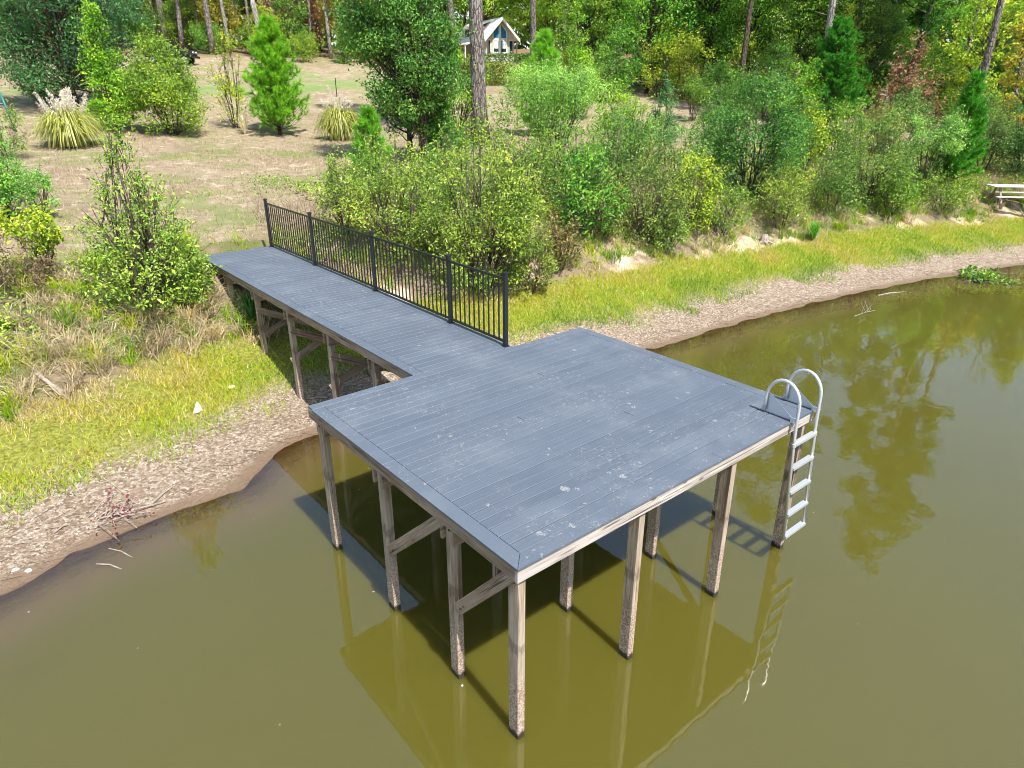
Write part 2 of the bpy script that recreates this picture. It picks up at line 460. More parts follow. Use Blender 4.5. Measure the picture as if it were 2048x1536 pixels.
# ------------------------------------------------------------------ ground and pond
def grid_mesh(name, xs, ys, zfun, tint, mat, keep=None, smooth=True):
    X, Y = np.meshgrid(xs, ys, indexing='ij')
    S = sdist(X, Y)
    Z = zfun(X, Y, S)
    nx, ny = len(xs), len(ys)
    i = np.arange(nx - 1)[:, None] * ny + np.arange(ny - 1)[None, :]
    Q = np.stack([i, i + ny, i + ny + 1, i + 1], -1).reshape(-1, 4)
    if keep is not None:
        k = keep(S).ravel()
        Q = Q[k[Q].any(1)]
    mb = MB()
    mb.add(np.stack([X, Y, Z], -1).reshape(-1, 3), Q, tint=tint(S, Z).ravel())
    return mb.build(name, mat, smooth=smooth)
def spread(lo, a, b, hi, step, grow=1.16):
    mid = list(np.arange(a, b, step)); l = []; d = step; x = a
    while x > lo: d *= grow; x -= d; l.append(x)
    r = []; d = step; x = mid[-1]
    while x < hi: d *= grow; x += d; r.append(x)
    return np.array(l[::-1] + mid + r)
gx = spread(-700, -9, 36, 900, 0.22, 1.07); gy = spread(-700, 1.5, 19, 900, 0.15, 1.05)
ground = grid_mesh('ground', gx, gy, gz, lambda S, Z: S, M['ground'])
props(ground, 'sloping dry field and bare muddy bank running down to the pond', 'ground', kind='structure')
wx = spread(-330, -9, 36, 330, 0.3, 1.12); wy = spread(-300, 1.0, 9.0, 40, 0.2, 1.12)
def murkiness(S, Z):
    depth = -np.interp(S, PS, PZ)
    return 1 - np.exp(-np.clip(depth, 0, 9) / 0.16)
water = grid_mesh('pond_water', wx, wy, lambda X, Y, S: np.zeros_like(X), murkiness, M['water'], keep=lambda S: S < 0.6)
props(water, 'still murky olive green pond water', 'water', kind='structure')

# ------------------------------------------------------------------ the dock
A, B, W1, W2, YE, H = 5.0, 4.261, 1.625, 3.47, 14.10, 2.17
PITCHB, GAP, TH = 0.1523, 0.007, 0.026
dock = thing('dock', (0, 0, 0), 'wide grey composite dock platform with its walkway to the bank on wooden posts', 'dock')

def board_mesh(length, width, name, mat, th=TH, c=0.0045):
    """a board lying along local z, top towards +y, with eased top edges"""
    w, t = width / 2, th
    prof = np.array([(-w, -t), (w, -t), (w, -c), (w - c, 0), (-w + c, 0), (-w, -c)])
    mb = MB(); n = len(prof); L = length / 2
    V = [(a, b, z) for z in (-L, L) for a, b in prof]
    Q = [(k, (k + 1) % n, n + (k + 1) % n, n + k) for k in range(n)]
    T = [(0, k + 1, k) for k in range(1, n - 1)] + [(n, n + k, n + k + 1) for k in range(1, n - 1)]
    mb.add(V, Q, T)
    return mb.mesh(name, mat)
def lie(x, y, z, along, tilt=0.0):
    """local z along the given horizontal direction, local y up"""
    a = Vector(along).normalized(); up = Vector((0, 0, 1)); side = up.cross(a)
    Mx = Matrix((side, up, a)).transposed().to_4x4()
    Mx.translation = Vector((x, y, z))
    return Mx
plank_long = board_mesh(A - 2 * PITCHB - 0.004, PITCHB - GAP, 'deck_board', M['deck'])
nb = 27
pit = (B - PITCHB) / nb
for k in range(nb):
    y = PITCHB + pit * (k + 0.5)
    jz = rng.uniform(-.0012, .0012)
    if k == nb - 1:
        me = board_mesh(A - 0.004, pit - GAP, 'deck_board', M['deck'])
        place('deck_board', me, dock, matrix=lie(A / 2, y, H + jz, (1, 0, 0)))
    elif k in (8, 13, 19):
        xc = {8: 3.05, 13: 1.9, 19: 3.05}[k]
        for x0, x1 in ((PITCHB, xc - .002), (xc + .002, A - PITCHB)):
            place('deck_board', board_mesh(x1 - x0 - .004, pit - GAP, 'deck_board', M['deck']), dock, matrix=lie((x0 + x1) / 2, y, H + jz, (1, 0, 0)))
    else: place('deck_board', plank_long, dock, matrix=lie(A / 2, y, H + jz, (1, 0, 0)))
def mitred(p):                     # border boards with mitred ends: polygon in plan, as a slab
    n = len(p); mb = MB(); c = .004
    P = np.array(p, float); ce = P.mean(0); I = P + (ce - P) / np.linalg.norm(ce - P, axis=1)[:, None] * c
    V = [(x, y, -TH) for x, y in P] + [(x, y, -c) for x, y in P] + [(x, y, 0) for x, y in I]
    Q = [(r * n + k, r * n + (k + 1) % n, (r + 1) * n + (k + 1) % n, (r + 1) * n + k) for r in (0, 1) for k in range(n)]
    T = [(0, k + 1, k) for k in range(1, n - 1)] + [(2 * n, 2 * n + k, 2 * n + k + 1) for k in range(1, n - 1)]
    mb.add(V, Q, T)
    return mb.mesh('border_board', M['deck'])
q, e, ov = PITCHB, .003, .015
yb = B - pit
for poly in ([(-ov, -ov), (q - e, q - e), (q - e, 2.30), (-ov, 2.30)], [(-ov, 2.305), (q - e, 2.305), (q - e, yb - e), (-ov, yb - e)],
             [(-ov + .003, -ov), (3.0, -ov), (3.0, q - e), (q + .002, q - e)], [(3.004, -ov), (A + ov, -ov), (A - q, q - e), (3.004, q - e)],
             [(A + ov, -ov + .004), (A + ov, yb - e), (A - q + e, yb - e), (A - q + e, q)],
             [(W1 - ov, B + e), (W1 + q - e, B + e), (W1 + q - e, 8.9), (W1 - ov, 8.9)], [(W1 - ov, 8.904), (W1 + q - e, 8.904), (W1 + q - e, YE), (W1 - ov, YE)],
             [(W2 - q + e, B + e), (W2, B + e), (W2, 8.2), (W2 - q + e, 8.2)], [(W2 - q + e, 8.204), (W2, 8.204), (W2, YE), (W2 - q + e, YE)]):
    place('border_board', mitred(poly), dock, loc=(0, 0, H))
nw = int((YE - B) / PITCHB)
pw = (YE - B) / nw
wplank = board_mesh(W2 - W1 - 2 * q - .004, pw - GAP, 'deck_board', M['deck'])
for k in range(nw):
    place('deck_board', wplank, dock, matrix=lie((W1 + W2) / 2, B + pw * (k + .5), H + rng.uniform(-.0015, .0015), (1, 0, 0)))

def timber(name, p0, p1, w, h, mat, parent=dock, bev=.004, up=(0, 0, 1)):
    """sawn timber from p0 to p1; grain along local z; w across, h along 'up'"""
    p0, p1 = Vector(p0), Vector(p1); a = (p1 - p0); L = a.length; a.normalize()
    u = Vector(up); u = (u - a * u.dot(a)).normalized(); s = u.cross(a)
    c = bev
    x, y = w / 2, h / 2
    prof = np.array([(-x + c, -y), (x - c, -y), (x, -y + c), (x, y - c), (x - c, y), (-x + c, y), (-x, y - c), (-x, -y + c)])
    n = 8; mb = MB()
    V = [(aa, bb, z) for z in (-L / 2, L / 2) for aa, bb in prof]
    Q = [(k, (k + 1) % n, n + (k + 1) % n, n + k) for k in range(n)]
    T = [(0, k + 1, k) for k in range(1, n - 1)] + [(n, n + k, n + k + 1) for k in range(1, n - 1)]
    mb.add(V, Q, T)
    Mx = Matrix((s, u, a)).transposed().to_4x4(); Mx.translation = (p0 + p1) / 2
    return place(name, mb.mesh(name, mat), parent, matrix=Mx)

ZT = H - TH - .001                     # underside of the decking
FH_ = 0.145                            # fascia height
FM, PM, BM = M['fascia_wood'], M['post_wood'], M['brace_wood']
zc = ZT - FH_ / 2
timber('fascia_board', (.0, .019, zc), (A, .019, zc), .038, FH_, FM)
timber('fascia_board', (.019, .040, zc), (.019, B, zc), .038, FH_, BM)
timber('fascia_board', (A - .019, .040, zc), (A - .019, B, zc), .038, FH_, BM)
timber('fascia_board', (.040, B - .019, zc), (W1, B - .019, zc), .038, FH_, BM)
timber('fascia_board', (W2, B - .019, zc), (A - .040, B - .019, zc), .038, FH_, BM)
for x in (W1 + .019, W2 - .03):
    timber('fascia_board', (x, B + .002, zc), (x, 7.9, zc), .038, FH_, BM)
    timber('fascia_board', (x, 7.904, zc), (x, YE, zc), .038, FH_, BM)
timber('fascia_board', (W1 + .04, YE - .019, zc), (W2 - .05, YE - .019, zc), .038, FH_, BM)
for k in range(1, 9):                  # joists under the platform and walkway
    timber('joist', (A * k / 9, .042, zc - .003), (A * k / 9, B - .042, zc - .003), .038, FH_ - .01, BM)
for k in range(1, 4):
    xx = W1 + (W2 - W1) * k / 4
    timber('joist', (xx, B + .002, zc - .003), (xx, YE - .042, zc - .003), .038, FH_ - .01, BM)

PX = [.040, 1.673, 3.305, 4.87]
PY = [.042, 1.032, 2.415, 3.987]
zb = ZT - FH_ - .001
for yi, y in enumerate(PY):
    for xi, x in enumerate(PX):
        top = zb if yi else ZT - .002
        lean = rng.uniform(-.012, .012, 2)
        timber('post', (x + .045 + lean[0], y + .07 + lean[1], -1.6), (x + .045, y + .07, top), .09, .14, PM, up=(0, 1, 0))
    if yi:
        for yy in (y - .021, y + .163):                # doubled beams that carry the joists
            timber('support_beam', (.002 if yi < 3 else .05, yy, zb - .094), (A - .03, yy, zb - .094), .038, .185, BM)
# corner knee braces on the outer face
timber('brace', (.0205, 2.37, .955), (.0205, 1.13, 2.095), .036, .135, BM)
timber('brace', (.0205, .96, 1.06), (.0205, .08, 2.055), .036, .135, BM)
timber('block', (.02, .335, zb - .16), (.02, .335, zb + .001), .034, .06, BM, up=(0, 1, 0))
timber('brace', (4.955, 2.37, .955), (4.955, 1.13, 2.095), .036, .135, BM)
WY = [5.5, 7.12, 8.87, 10.60, 12.30]
for y in WY:
    for x in (W1 + .04, W2 - .17):
        g0 = float(gz(x, y))
        timber('post', (x + .045, y + .07, g0 - .5), (x + .045, y + .07, zb), .09, .14, PM, up=(0, 1, 0))
    for yy in (y - .021, y + .163):
        timber('support_beam', (W1 + .002, yy, zb - .094), (W2 - .012, yy, zb - .094), .038, .185, BM)
    if y < 11:
        timber('brace', (W1 + .03, y - .021, 1.62), (W2 - .05, y - .021, .78), .036, .14, BM)
        timber('brace', (W1 + .03, y + .163, .92), (W2 - .05, y + .163, 1.70), .036, .14, BM)

M['rusty_bolt'] = plain('rusty_bolt', (.10, .055, .035), .6, .5)
mb = MB(); mb.tube([(0, 0, 0), (-.012, 0, 0)], .013, 8); boltm = mb.mesh('bolt', M['rusty_bolt'])
for y, z in ((2.28, 1.03), (2.22, 1.08), (.90, 1.11), (.84, 1.18), (.12, 1.98), (.09, zb - .05), (2.45, zb - .05), (1.10, zb - .05), (4.05, zb - .05)):
    place('bolt', boltm, dock, (.001 if z < 1.5 else .039, y, z))
# ------------------------------------------------------------------ black railing along the walkway
rail = thing('railing', (3.40, B, H), 'black metal railing with thin balusters along one side of the walkway', 'railing')
RY = [4.348 - B, 5.876 - B, 8.543 - B, 11.375 - B, 14.0 - B]
def sq(w, d, h, name, z0=0):
    mb = MB(); mb.box((0, 0, z0 + h / 2), (w, d, h)); return mb.mesh(name, M['black_metal'])
pm = sq(.062, .062, 1.17, 'rail_post')
mb = MB(); mb.box((0, 0, .012), (.078, .078, .024))
mb.add([(-.039,-.039,.024),(.039,-.039,.024),(.039,.039,.024),(-.039,.039,.024),(0,0,.042)], None, [(0,1,4),(1,2,4),(2,3,4),(3,0,4)])
capm = mb.mesh('post_cap', M['black_metal'])
footm = sq(.10, .10, .012, 'base_plate')
balm = sq(.019, .019, 1.0, 'baluster')
for y in RY:
    p = place('rail_post', pm, rail, (0, y, .012))
    place('post_cap', capm, p, (0, 0, 1.17)); place('base_plate', footm, p, (0, 0, -.011))
for a, b in zip(RY[:-1], RY[1:]):
    L = b - a - .064
    place('top_rail', sq(.034, L, .036, 'top_rail'), rail, (0, (a + b) / 2, 1.085))
    place('bottom_rail', sq(.034, L, .034, 'bottom_rail'), rail, (0, (a + b) / 2, .06))
    n = int(round(L / .128))
    for k in range(1, n):
        place('baluster', balm, rail, (0, a + .032 + L * k / n, .09))

# ------------------------------------------------------------------ swim ladder
lad = thing('swim_ladder', (4.70, 0, H), 'white aluminium swim ladder bolted to the outer corner of the dock', 'ladder')
def rail_path(dx0, dx1):
    P = [(dx1, -.155, -1.72), (dx0, -.085, -.15), (dx0, -.078, .22)]
    for t in np.linspace(0, math.pi, 13):
        P.append((dx0, .145 - .223 * math.cos(t) , .22 + .27 * math.sin(t) * 1.05))
    P.append((dx0, .368, .03))
    return np.array(P)
for dx0, dx1 in ((-.27, -.20), (.245, .315)):
    P = rail_path(dx0, dx1)
    mb = MB(); mb.tube(P, .0215, 10); r_ = mb.build('side_rail', M['aluminium'], lad, smooth=True)
    t0 = P[1] + (P[0] - P[1]) * .08; t1 = P[1] + (P[0] - P[1]) * .11
    mb = MB(); mb.tube([t0, t1], .031, 10); mb.build('collar', M['aluminium'], r_, smooth=False)
    mb = MB()
    s = .006
    V = [(dx0 + o, y, z) for o in (.026, .026 + s) for y, z in ((-.05, .004), (.44, .004), (.40, .12), (.36, .27), (.33, .27))]
    mb.add(V, [(0, 1, 6, 5), (1, 2, 7, 6), (2, 3, 8, 7), (3, 4, 9, 8), (4, 0, 5, 9)], [(0, 2, 1), (0, 3, 2), (0, 4, 3), (5, 6, 7), (5, 7, 8), (5, 8, 9)])
    mb.box((dx0 + .06, .18, .007), (.07, .50, .006))
    b_ = mb.build('bracket', M['aluminium'], lad)
    mb = MB(); mb.box((dx0 + .012, -.045, .02), (.05, .09, .05)); mb.build('clamp', M['aluminium'], b_)
for k, z in enumerate((-.29, -.64, -1.00, -1.34, -1.68)):
    t = (z + .15) / (-1.72 + .15); dy = -.085 - .07 * t; sx = .07 * t
    mb = MB(); mb.box((-.0125 + sx, dy, z), (.50, .072, .034)); mb.build('rung', M['aluminium'], lad)

# ------------------------------------------------------------------ plants: generators
def unit(v): return v / (np.linalg.norm(v, axis=-1, keepdims=True) + 1e-9)
def add_leaves(mb, C, Nn, size, rg, aspect=.5, tint=None, fold=.18):
    n = len(C)
    Nn = unit(Nn)
    T = unit(np.cross(Nn, rg.normal(size=(n, 3))))
    S = np.cross(Nn, T)
    L = size * (.55 + 1.0 * rg.uniform(0, 1, n) ** 1.6)[:, None]
    Wd = L * aspect * .5
    V = np.stack([C, C + T * L * .5 + S * Wd + Nn * L * fold, C + T * L - Nn * L * .1, C + T * L * .5 - S * Wd + Nn * L * fold], 1)
    i = np.arange(n)[:, None] * 4 + np.arange(4)[None]
    if tint is None: tint = rg.uniform(0, 1, n)
    mb.add(V.reshape(-1, 3), i, tint=np.repeat(tint, 4))
PROF = {
    'oval': lambda h: np.sqrt(np.clip(1 - (2 * h - 1) ** 2, 0, 1)) * .95 + .05,
    'dome': lambda h: np.sqrt(np.clip(1 - h ** 2.2, 0, 1)) * np.clip(.62 + h, 0, 1),
    'cone': lambda h: np.clip(1.02 - h, 0, 1) ** .85 * np.clip(.5 + h * 3, 0, 1),
    'vase': lambda h: np.sqrt(np.clip(1 - ((h - .68) / .66) ** 2, 0.02, 1)) * np.clip(.25 + h * 1.1, 0, 1),
    'tent': lambda h: np.clip(1.03 - h, 0, 1) ** .9 * np.clip(.82 + h, 0, 1),
    'column': lambda h: np.clip(1 - h ** 4, 0, 1) ** .5 * np.clip(.7 + h, 0, 1),
}
def plant(seed, height, width, prof='dome', leaf=.08, cover=3.0, lobes=50, lobe=.16, base=.06, stems=5, trunk_r=None,
          flat=.75, aspect=.5, twigs=True, upward=.5, mats=('twig', 'leaf'), lean=0.0, maxleaves=26000, bare=0.22, shell=.45, skin=3, shoots=None):
    """returns (stem mesh, foliage mesh); several stems from the ground or one trunk, and leaf clumps on branches"""
    leaf *= 1.04; cover *= 1.6; maxleaves = int(maxleaves * 1.5)
    rg = np.random.default_rng(seed)
    h = rg.uniform(0, 1, lobes * 4); pr = PROF[prof](h)
    keep = rg.uniform(0, 1, len(h)) < pr ** 1.3 + .12
    h = h[keep][:lobes]; n = len(h)
    pr = PROF[prof](h)
    ang = rg.uniform(0, 2 * math.pi, n)
    rad = pr * width / 2 * np.sqrt(rg.uniform(.12, 1.0, n)) * .86
    lr = width * lobe * rg.uniform(.6, 1.35, n) * (.45 + .55 * np.clip(pr, 0, 1))
    wob = .80 + .4 * np.array([vnoise(np.array([math.cos(a) * 1.6 + 5 + seed]), np.array([math.sin(a) * 1.6 + hh * 3 + 9]), seed)[0] for a, hh in zip(ang, h)])
    C = np.stack([np.cos(ang) * rad * wob + lean * h, np.sin(ang) * rad * wob, base * height + h * height * (1 - base) - lr * .25], -1)
    C[:, 2] = np.maximum(C[:, 2], lr * .3)
    # stems
    sb = MB()
    tr = trunk_r or .006 * height + .008
    if stems == 1:
        k = 7; zz = np.linspace(-.05, height * .88, k)
        P = np.stack([np.cumsum(rg.normal(0, .012 * height / k * 3, k)), np.cumsum(rg.normal(0, .012 * height / k * 3, k)), zz], -1)
        P[:, 0] += lean * np.linspace(0, 1, k) ** 1.5 * .8
        P[:2, :2] *= .2
        R = tr * np.linspace(1.0, .18, k); R[0] *= 1.35
        sb.tube(P, R, 9)
        roots = P
        starts = [np.array([np.interp(max(.12 * height, c[2] - .35 * np.hypot(c[0], c[1]) - .1 * height), zz, P[:, j]) for j in range(3)]) for c in C]
    else:
        st = []
        for s_ in range(stems):
            a = s_ * 2 * math.pi / stems + rg.uniform(-.5, .5)
            top = np.array([math.cos(a) * width * .24 + lean * .6, math.sin(a) * width * .24, height * rg.uniform(.45, .8)])
            b0 = np.array([math.cos(a) * width * .05, math.sin(a) * width * .05, -.05])
            t = np.linspace(0, 1, 5)[:, None]
            P = b0 + (top - b0) * t + np.array([0, 0, 1]) * (t * (1 - t)) * height * .15 + rg.normal(0, .02 * height, (5, 3)) * t
            sb.tube(P, tr * np.linspace(1, .3, 5), 6); st.append(P)
        starts = []
        for c in C:
            P = st[rg.integers(len(st))] if rg.uniform() < .25 else min(st, key=lambda q: np.linalg.norm(q[-1][:2] - c[:2]))
            starts.append(P[min(4, max(0, int(c[2] / height * 4.2) - 1))])
    if twigs:
        for c, s0, r_ in zip(C, starts, lr):
            m = (s0 + c) / 2 + rg.normal(0, .04, 3) * r_ * 3 - np.array([0, 0, .05 * np.linalg.norm(c - s0)])
            d = np.linalg.norm(c - s0)
            r0 = min(tr * .5, .005 + .008 * d) if stems > 1 else min(tr * .45, .012 + .02 * d)
            sb.tube([s0, m, c], [r0, r0 * .6, r0 * .25], 5, cap=False)
            for _ in range(skin):
                e_ = c + unit(rg.normal(size=3) + np.array([0, 0, .5])) * r_ * rg.uniform(.7, 1.05)
                sb.tube([m * .3 + c * .7, (c + e_) / 2, e_], [r0 * .4, r0 * .28, r0 * .12], 3, cap=False)
    fb = MB()
    tot = min(maxleaves, int(cover * height * width * .8 / (leaf * leaf * aspect)))
    wts = lr ** 2; cnt = np.maximum(6, (tot * wts / wts.sum()).astype(int))
    cnt = np.where((h < .3) & (stems > 1), (cnt * .5).astype(int), cnt)
    if bare: cnt = np.where(rg.uniform(size=n) < bare, cnt // 6, cnt)
    idx = np.repeat(np.arange(n), cnt)
    D = unit(rg.normal(size=(len(idx), 3)))
    rr = lr[idx] * (shell + (1 - shell) * rg.uniform(0, 1, len(idx)) ** .6) * (1 + .25 * rg.normal(size=len(idx)))
    Pp = C[idx] + D * rr[:, None] * np.array([1, 1, flat])
    Pp[:, 2] = np.maximum(Pp[:, 2], .02)
    Nn = D * .55 + np.array([0, 0, upward]) + rg.normal(size=D.shape) * .55
    lt = rg.uniform(.15, .85, n)
    tint = np.clip(lt[idx] * .7 + rg.uniform(0, 1, len(idx)) * .55 - .12, 0, 1)
    add_leaves(fb, Pp, Nn, leaf, rg, aspect, tint)
    ns = shoots if shoots is not None else int(n * 1.5)
    if ns:                                             # young shoots that stick out of the outline
        k = rg.choice(n, ns); c = C[k]
        out = c - np.array([0, 0, height * .35]); out[:, 2] *= .5
        d = unit(unit(out) * .55 + np.array([0, 0, .75]) + rg.normal(size=(ns, 3)) * .3)
        b0 = c + d * lr[k][:, None] * .5; L = (lr[k] * .6 + rg.uniform(.03, .14, ns) * height)[:, None]
        for a_, dd, l_ in zip(b0, d, L): sb.tube([a_, a_ + dd * l_ * .6, a_ + dd * l_], [.004 + .0012 * height, .004, .0015 + leaf * .01], 3, cap=False)
        m_ = max(8, int(.5 / leaf * 2))
        t_ = rg.uniform(.1, 1.02, (ns, m_)); pp = b0[:, None, :] + d[:, None, :] * (L * t_)[:, :, None]
        pp = pp.reshape(-1, 3) + rg.normal(0, leaf * .55, (ns * m_, 3))
        add_leaves(fb, pp, rg.normal(size=pp.shape) * .7 + np.array([0, 0, .6]), leaf, rg, aspect, np.clip(np.repeat(lt[k], m_) * .4 + rg.uniform(.1, .65, ns * m_), 0, 1))
    return sb.mesh('stem', M[mats[0]], True), fb.mesh('foliage', M[mats[1]])

def young_pine(seed, height, width, needle=.2, nw=.012, shoots=1.0, dens=46, lowest=.04):
    nw *= 1.35; dens = int(dens * .95); needle *= 1.15
    rg = np.random.default_rng(seed)
    sb, fb = MB(), MB()
    P = np.array([(0, 0, -.05), (rg.normal() * .02, rg.normal() * .02, height * .5), (rg.normal() * .03, rg.normal() * .03, height * .94)])
    sb.tube(P, [height * .018, height * .012, .01], 8)
    tips = [(np.array([P[2][0], P[2][1], height * .9]), np.array([0, 0, 1.0]))]
    nl = max(7, int(height / .22))
    for i in range(nl):
        f = lowest + (1 - lowest) * (i + rg.uniform(-.3, .3)) / nl
        f = min(max(f, .03), .96)
        R = width / 2 * (1.03 - f) ** .72 * (min(1, .8 + f * 2))
        for b in range(int(rg.integers(6, 9) * shoots)):
            a = rg.uniform(0, 2 * math.pi); L = R * rg.uniform(.6, 1.12)
            up = rg.uniform(.25, .6)
            s0 = np.array([0, 0, f * height]); d = np.array([math.cos(a), math.sin(a), up])
            m = s0 + d * L * .55; e_ = s0 + np.array([math.cos(a) * L, math.sin(a) * L, L * (up + .22)])
            sb.tube([s0, m, e_], [.010 + .006 * L, .008 + .003 * L, .005], 4, cap=False)
            tips.append((e_, unit(e_ - m + np.array([0, 0, .25 * L]))))
            for t in np.arange(.28, .96, .15 if L > .5 else .26):
                q = s0 + (e_ - s0) * t
                dd = unit(d + rg.normal(size=3) * .75 + np.array([0, 0, .35]))
                tips.append((q + dd * min(.22 * L, .3), dd))
    C = np.repeat(np.array([t[0] for t in tips]), dens, 0)
    Dv = np.repeat(np.array([t[1] for t in tips]), dens, 0)
    n = len(C)
    al = rg.uniform(-.26, .06, n)[:, None]
    d = unit(Dv * rg.uniform(.5, 1.5, n)[:, None] + rg.normal(size=(n, 3)) * .55)
    L = needle * rg.uniform(.7, 1.2, n)[:, None]
    s = unit(np.cross(d, rg.normal(size=(n, 3)))) * nw * .5
    b0 = C + Dv * al
    V = np.stack([b0 - s, b0 + s, b0 + d * L], 1).reshape(-1, 3)
    tint = np.repeat(np.clip(np.repeat(rg.uniform(.2, .8, len(tips)), dens) * .6 + rg.uniform(0, .4, n), 0, 1), 3)
    fb.add(V, None, np.arange(n * 3).reshape(-1, 3), tint)
    return sb.mesh('trunk', M['bark'], True), fb.mesh('crown', M['needle'])

def tall_pine(seed, height, r0, crown_from=.55, width=6.5, n=30, leaf=.42, bark='pine_bark', bend=.3):
    rg = np.random.default_rng(seed)
    sb, fb = MB(), MB()
    k = 12; z = np.linspace(-.15, height, k)
    ph = rg.uniform(0, 6, 2)
    P = np.stack([bend * np.sin(z / height * 3 + ph[0]) - bend * math.sin(ph[0]), bend * np.sin(z / height * 2.4 + ph[1]) - bend * math.sin(ph[1]), z], -1)
    R = r0 * (1 - .82 * (z / height)); R[0] *= 1.25
    sb.tube(P, R, 12)
    for i in range(4):                                     # dead stubs
        f = rg.uniform(.25, crown_from); a = rg.uniform(0, 6.28)
        p = np.array([np.interp(f * height, z, P[:, j]) for j in range(3)])
        sb.tube([p, p + np.array([math.cos(a), math.sin(a), .3]) * rg.uniform(.5, 1.3)], [.03, .012], 4)
    for i in range(n):
        f = crown_from + (1 - crown_from) * (i + rg.uniform()) / n
        p = np.array([np.interp(f * height, z, P[:, j]) for j in range(3)])
        a = rg.uniform(0, 6.28); L = width / 2 * rg.uniform(.5, 1.1) * min(1, (1.08 - f) * 4.2) * (.75 + .25 * rg.uniform())
        e_ = p + np.array([math.cos(a) * L, math.sin(a) * L, L * rg.uniform(.05, .5)])
        m = (p + e_) / 2 - np.array([0, 0, .06 * L])
        sb.tube([p, m, e_], [r0 * .22, r0 * .14, .02], 5, cap=False)
        for t in (.55, .8, 1.0):
            c = p + (e_ - p) * t + rg.normal(0, .25, 3)
            q = 110
            D = unit(rg.normal(size=(q, 3)))
            Pp = c + D * np.array([.9, .9, .55]) * rg.uniform(.3, 1.0, q)[:, None] * (.55 + .12 * width / 6)
            d = unit(D + np.array([0, 0, .4])); Ln = leaf * rg.uniform(.7, 1.2, q)[:, None]
            s = unit(np.cross(d, rg.normal(size=(q, 3)))) * .045
            V = np.stack([Pp - s, Pp + s, Pp + d * Ln], 1).reshape(-1, 3)
            fb.add(V, None, np.arange(q * 3).reshape(-1, 3), np.repeat(rg.uniform(0, 1, q), 3))
    return sb.mesh('trunk', M[bark], True), fb.mesh('crown', M['needle'])

YEL, LIME, MID, DARK = (.31, .31, .03), (.18, .27, .024), (.10, .21, .03), (.042, .105, .034)
PINE, FEATH, OLIVE, BROWN = (.14, .255, .024), (.205, .29, .07), (.17, .18, .040), (.20, .125, .060)
def set_plant(name, meshes, loc, label, cat, color, group=None, rz=-YAW, sc=1.0, parts=('stem', 'foliage')):
    if color[1] > color[0] * .93: color = (color[0] * .90, color[1] * 1.16, color[2])
    t = thing(name, loc, label, cat, group, rz)
    t.scale = (sc, sc, sc)
    place(parts[0], meshes[0], t)
    place(parts[1], meshes[1], t, color=color)
    return t
def shrub(px, py, hpx, wpx, label, color, seed, name='shrub', cat='shrub', group=None, parts=('stem', 'foliage'), **kw):
    p, mp = at(px, py)
    return set_plant(name, plant(seed, hpx * mp * 1.05, wpx * mp, **kw), p, label, cat, color, group, parts=parts)
def pine(px, py, hpx, wpx, label, seed, color=PINE, group='young pines on the slope', **kw):
    p, mp = at(px, py)
    return set_plant('young_pine', young_pine(seed, hpx * mp * 1.05, wpx * mp, **kw), p, label, 'pine tree', color, group, parts=('trunk', 'crown'))
TC = ('trunk', 'crown')
TREE = dict(name='tree', cat='tree', parts=TC)

# ------------------------------------------------------------------ trees and shrubs one by one
shrub(150, 222, 330, 330, 'dark glossy evergreen oak with low boughs beside the pampas grass', DARK, 1, mats=('bark', 'leaf_shiny'), stems=1, trunk_r=.26, prof='dome', leaf=.14, cover=6.0, lobes=120, lobe=.13, base=.10, flat=.6, bare=.08, **TREE)
shrub(78, 212, 75, 52, 'small dark evergreen bush under the left edge of the oak', DARK, 2, mats=('twig', 'leaf_shiny'), leaf=.13, cover=4.5, lobes=26)
shrub(235, 262, 235, 125, 'slim yellow-green sweetgum growing against the dark oak', LIME, 3, stems=1, trunk_r=.07, prof='cone', leaf=.13, cover=3.2, lobes=70, lobe=.16, base=.03, mats=('bark', 'leaf'), **TREE)
shrub(345, 268, 172, 155, 'broad yellow-green bush standing right of the slim sweetgum', (.19, .235, .03), 4, prof='dome', leaf=.12, cover=5.0, lobes=85, bare=.05)
shrub(472, 258, 165, 70, 'thin sparse yellowing sapling left of the bright young pine', YEL, 5, stems=3, prof='column', leaf=.11, cover=1.1, lobes=34, lobe=.2, **dict(TREE, name='sapling'))
pine(560, 270, 200, 135, 'dense bright green young pine alone on the dry field', 6, (.19, .30, .025), dens=60, shoots=1.3, nw=.017)
# centre
shrub(848, 327, 390, 222, 'tall green oak with a dark leaning trunk behind the railing', (.105, .185, .04), 7, stems=1, trunk_r=.20, prof='oval', leaf=.12, cover=5.4, lobes=140, lobe=.13, base=.16, flat=.65, bare=.1, mats=('bark', 'leaf'), lean=-1.35, **TREE)
shrub(822, 318, 170, 120, 'second low leafy oak stem at the foot of the tall oak', (.07, .14, .035), 8, stems=1, trunk_r=.15, prof='oval', leaf=.12, cover=2.6, lobes=30, lobe=.2, base=.25, mats=('bark', 'leaf'), **TREE)
pine(747, 350, 120, 85, 'small bright pine left of the tall oak trunk', 9, needle=.22, nw=.014)
pine(884, 322, 112, 82, 'small dark green pine right of the tall oak trunk', 10, (.06, .165, .03), needle=.22, nw=.014)  # needles given a darker green than the other small pine
shrub(918, 285, 165, 115, 'lime green bush behind the big pine trunk', LIME, 11, prof='oval', leaf=.12, cover=3.2, lobes=60)
shrub(1105, 345, 185, 200, 'feathery pale green groundsel bush in the middle of the slope', FEATH, 12, prof='vase', leaf=.10, aspect=.26, cover=3.4, lobes=80, lobe=.12, base=.22, upward=1.2, stems=8)
pine(1085, 272, 178, 104, 'young pine topping up behind the feathery groundsel bush', 13, (.19, .31, .035), nw=.022, dens=60, needle=.3)
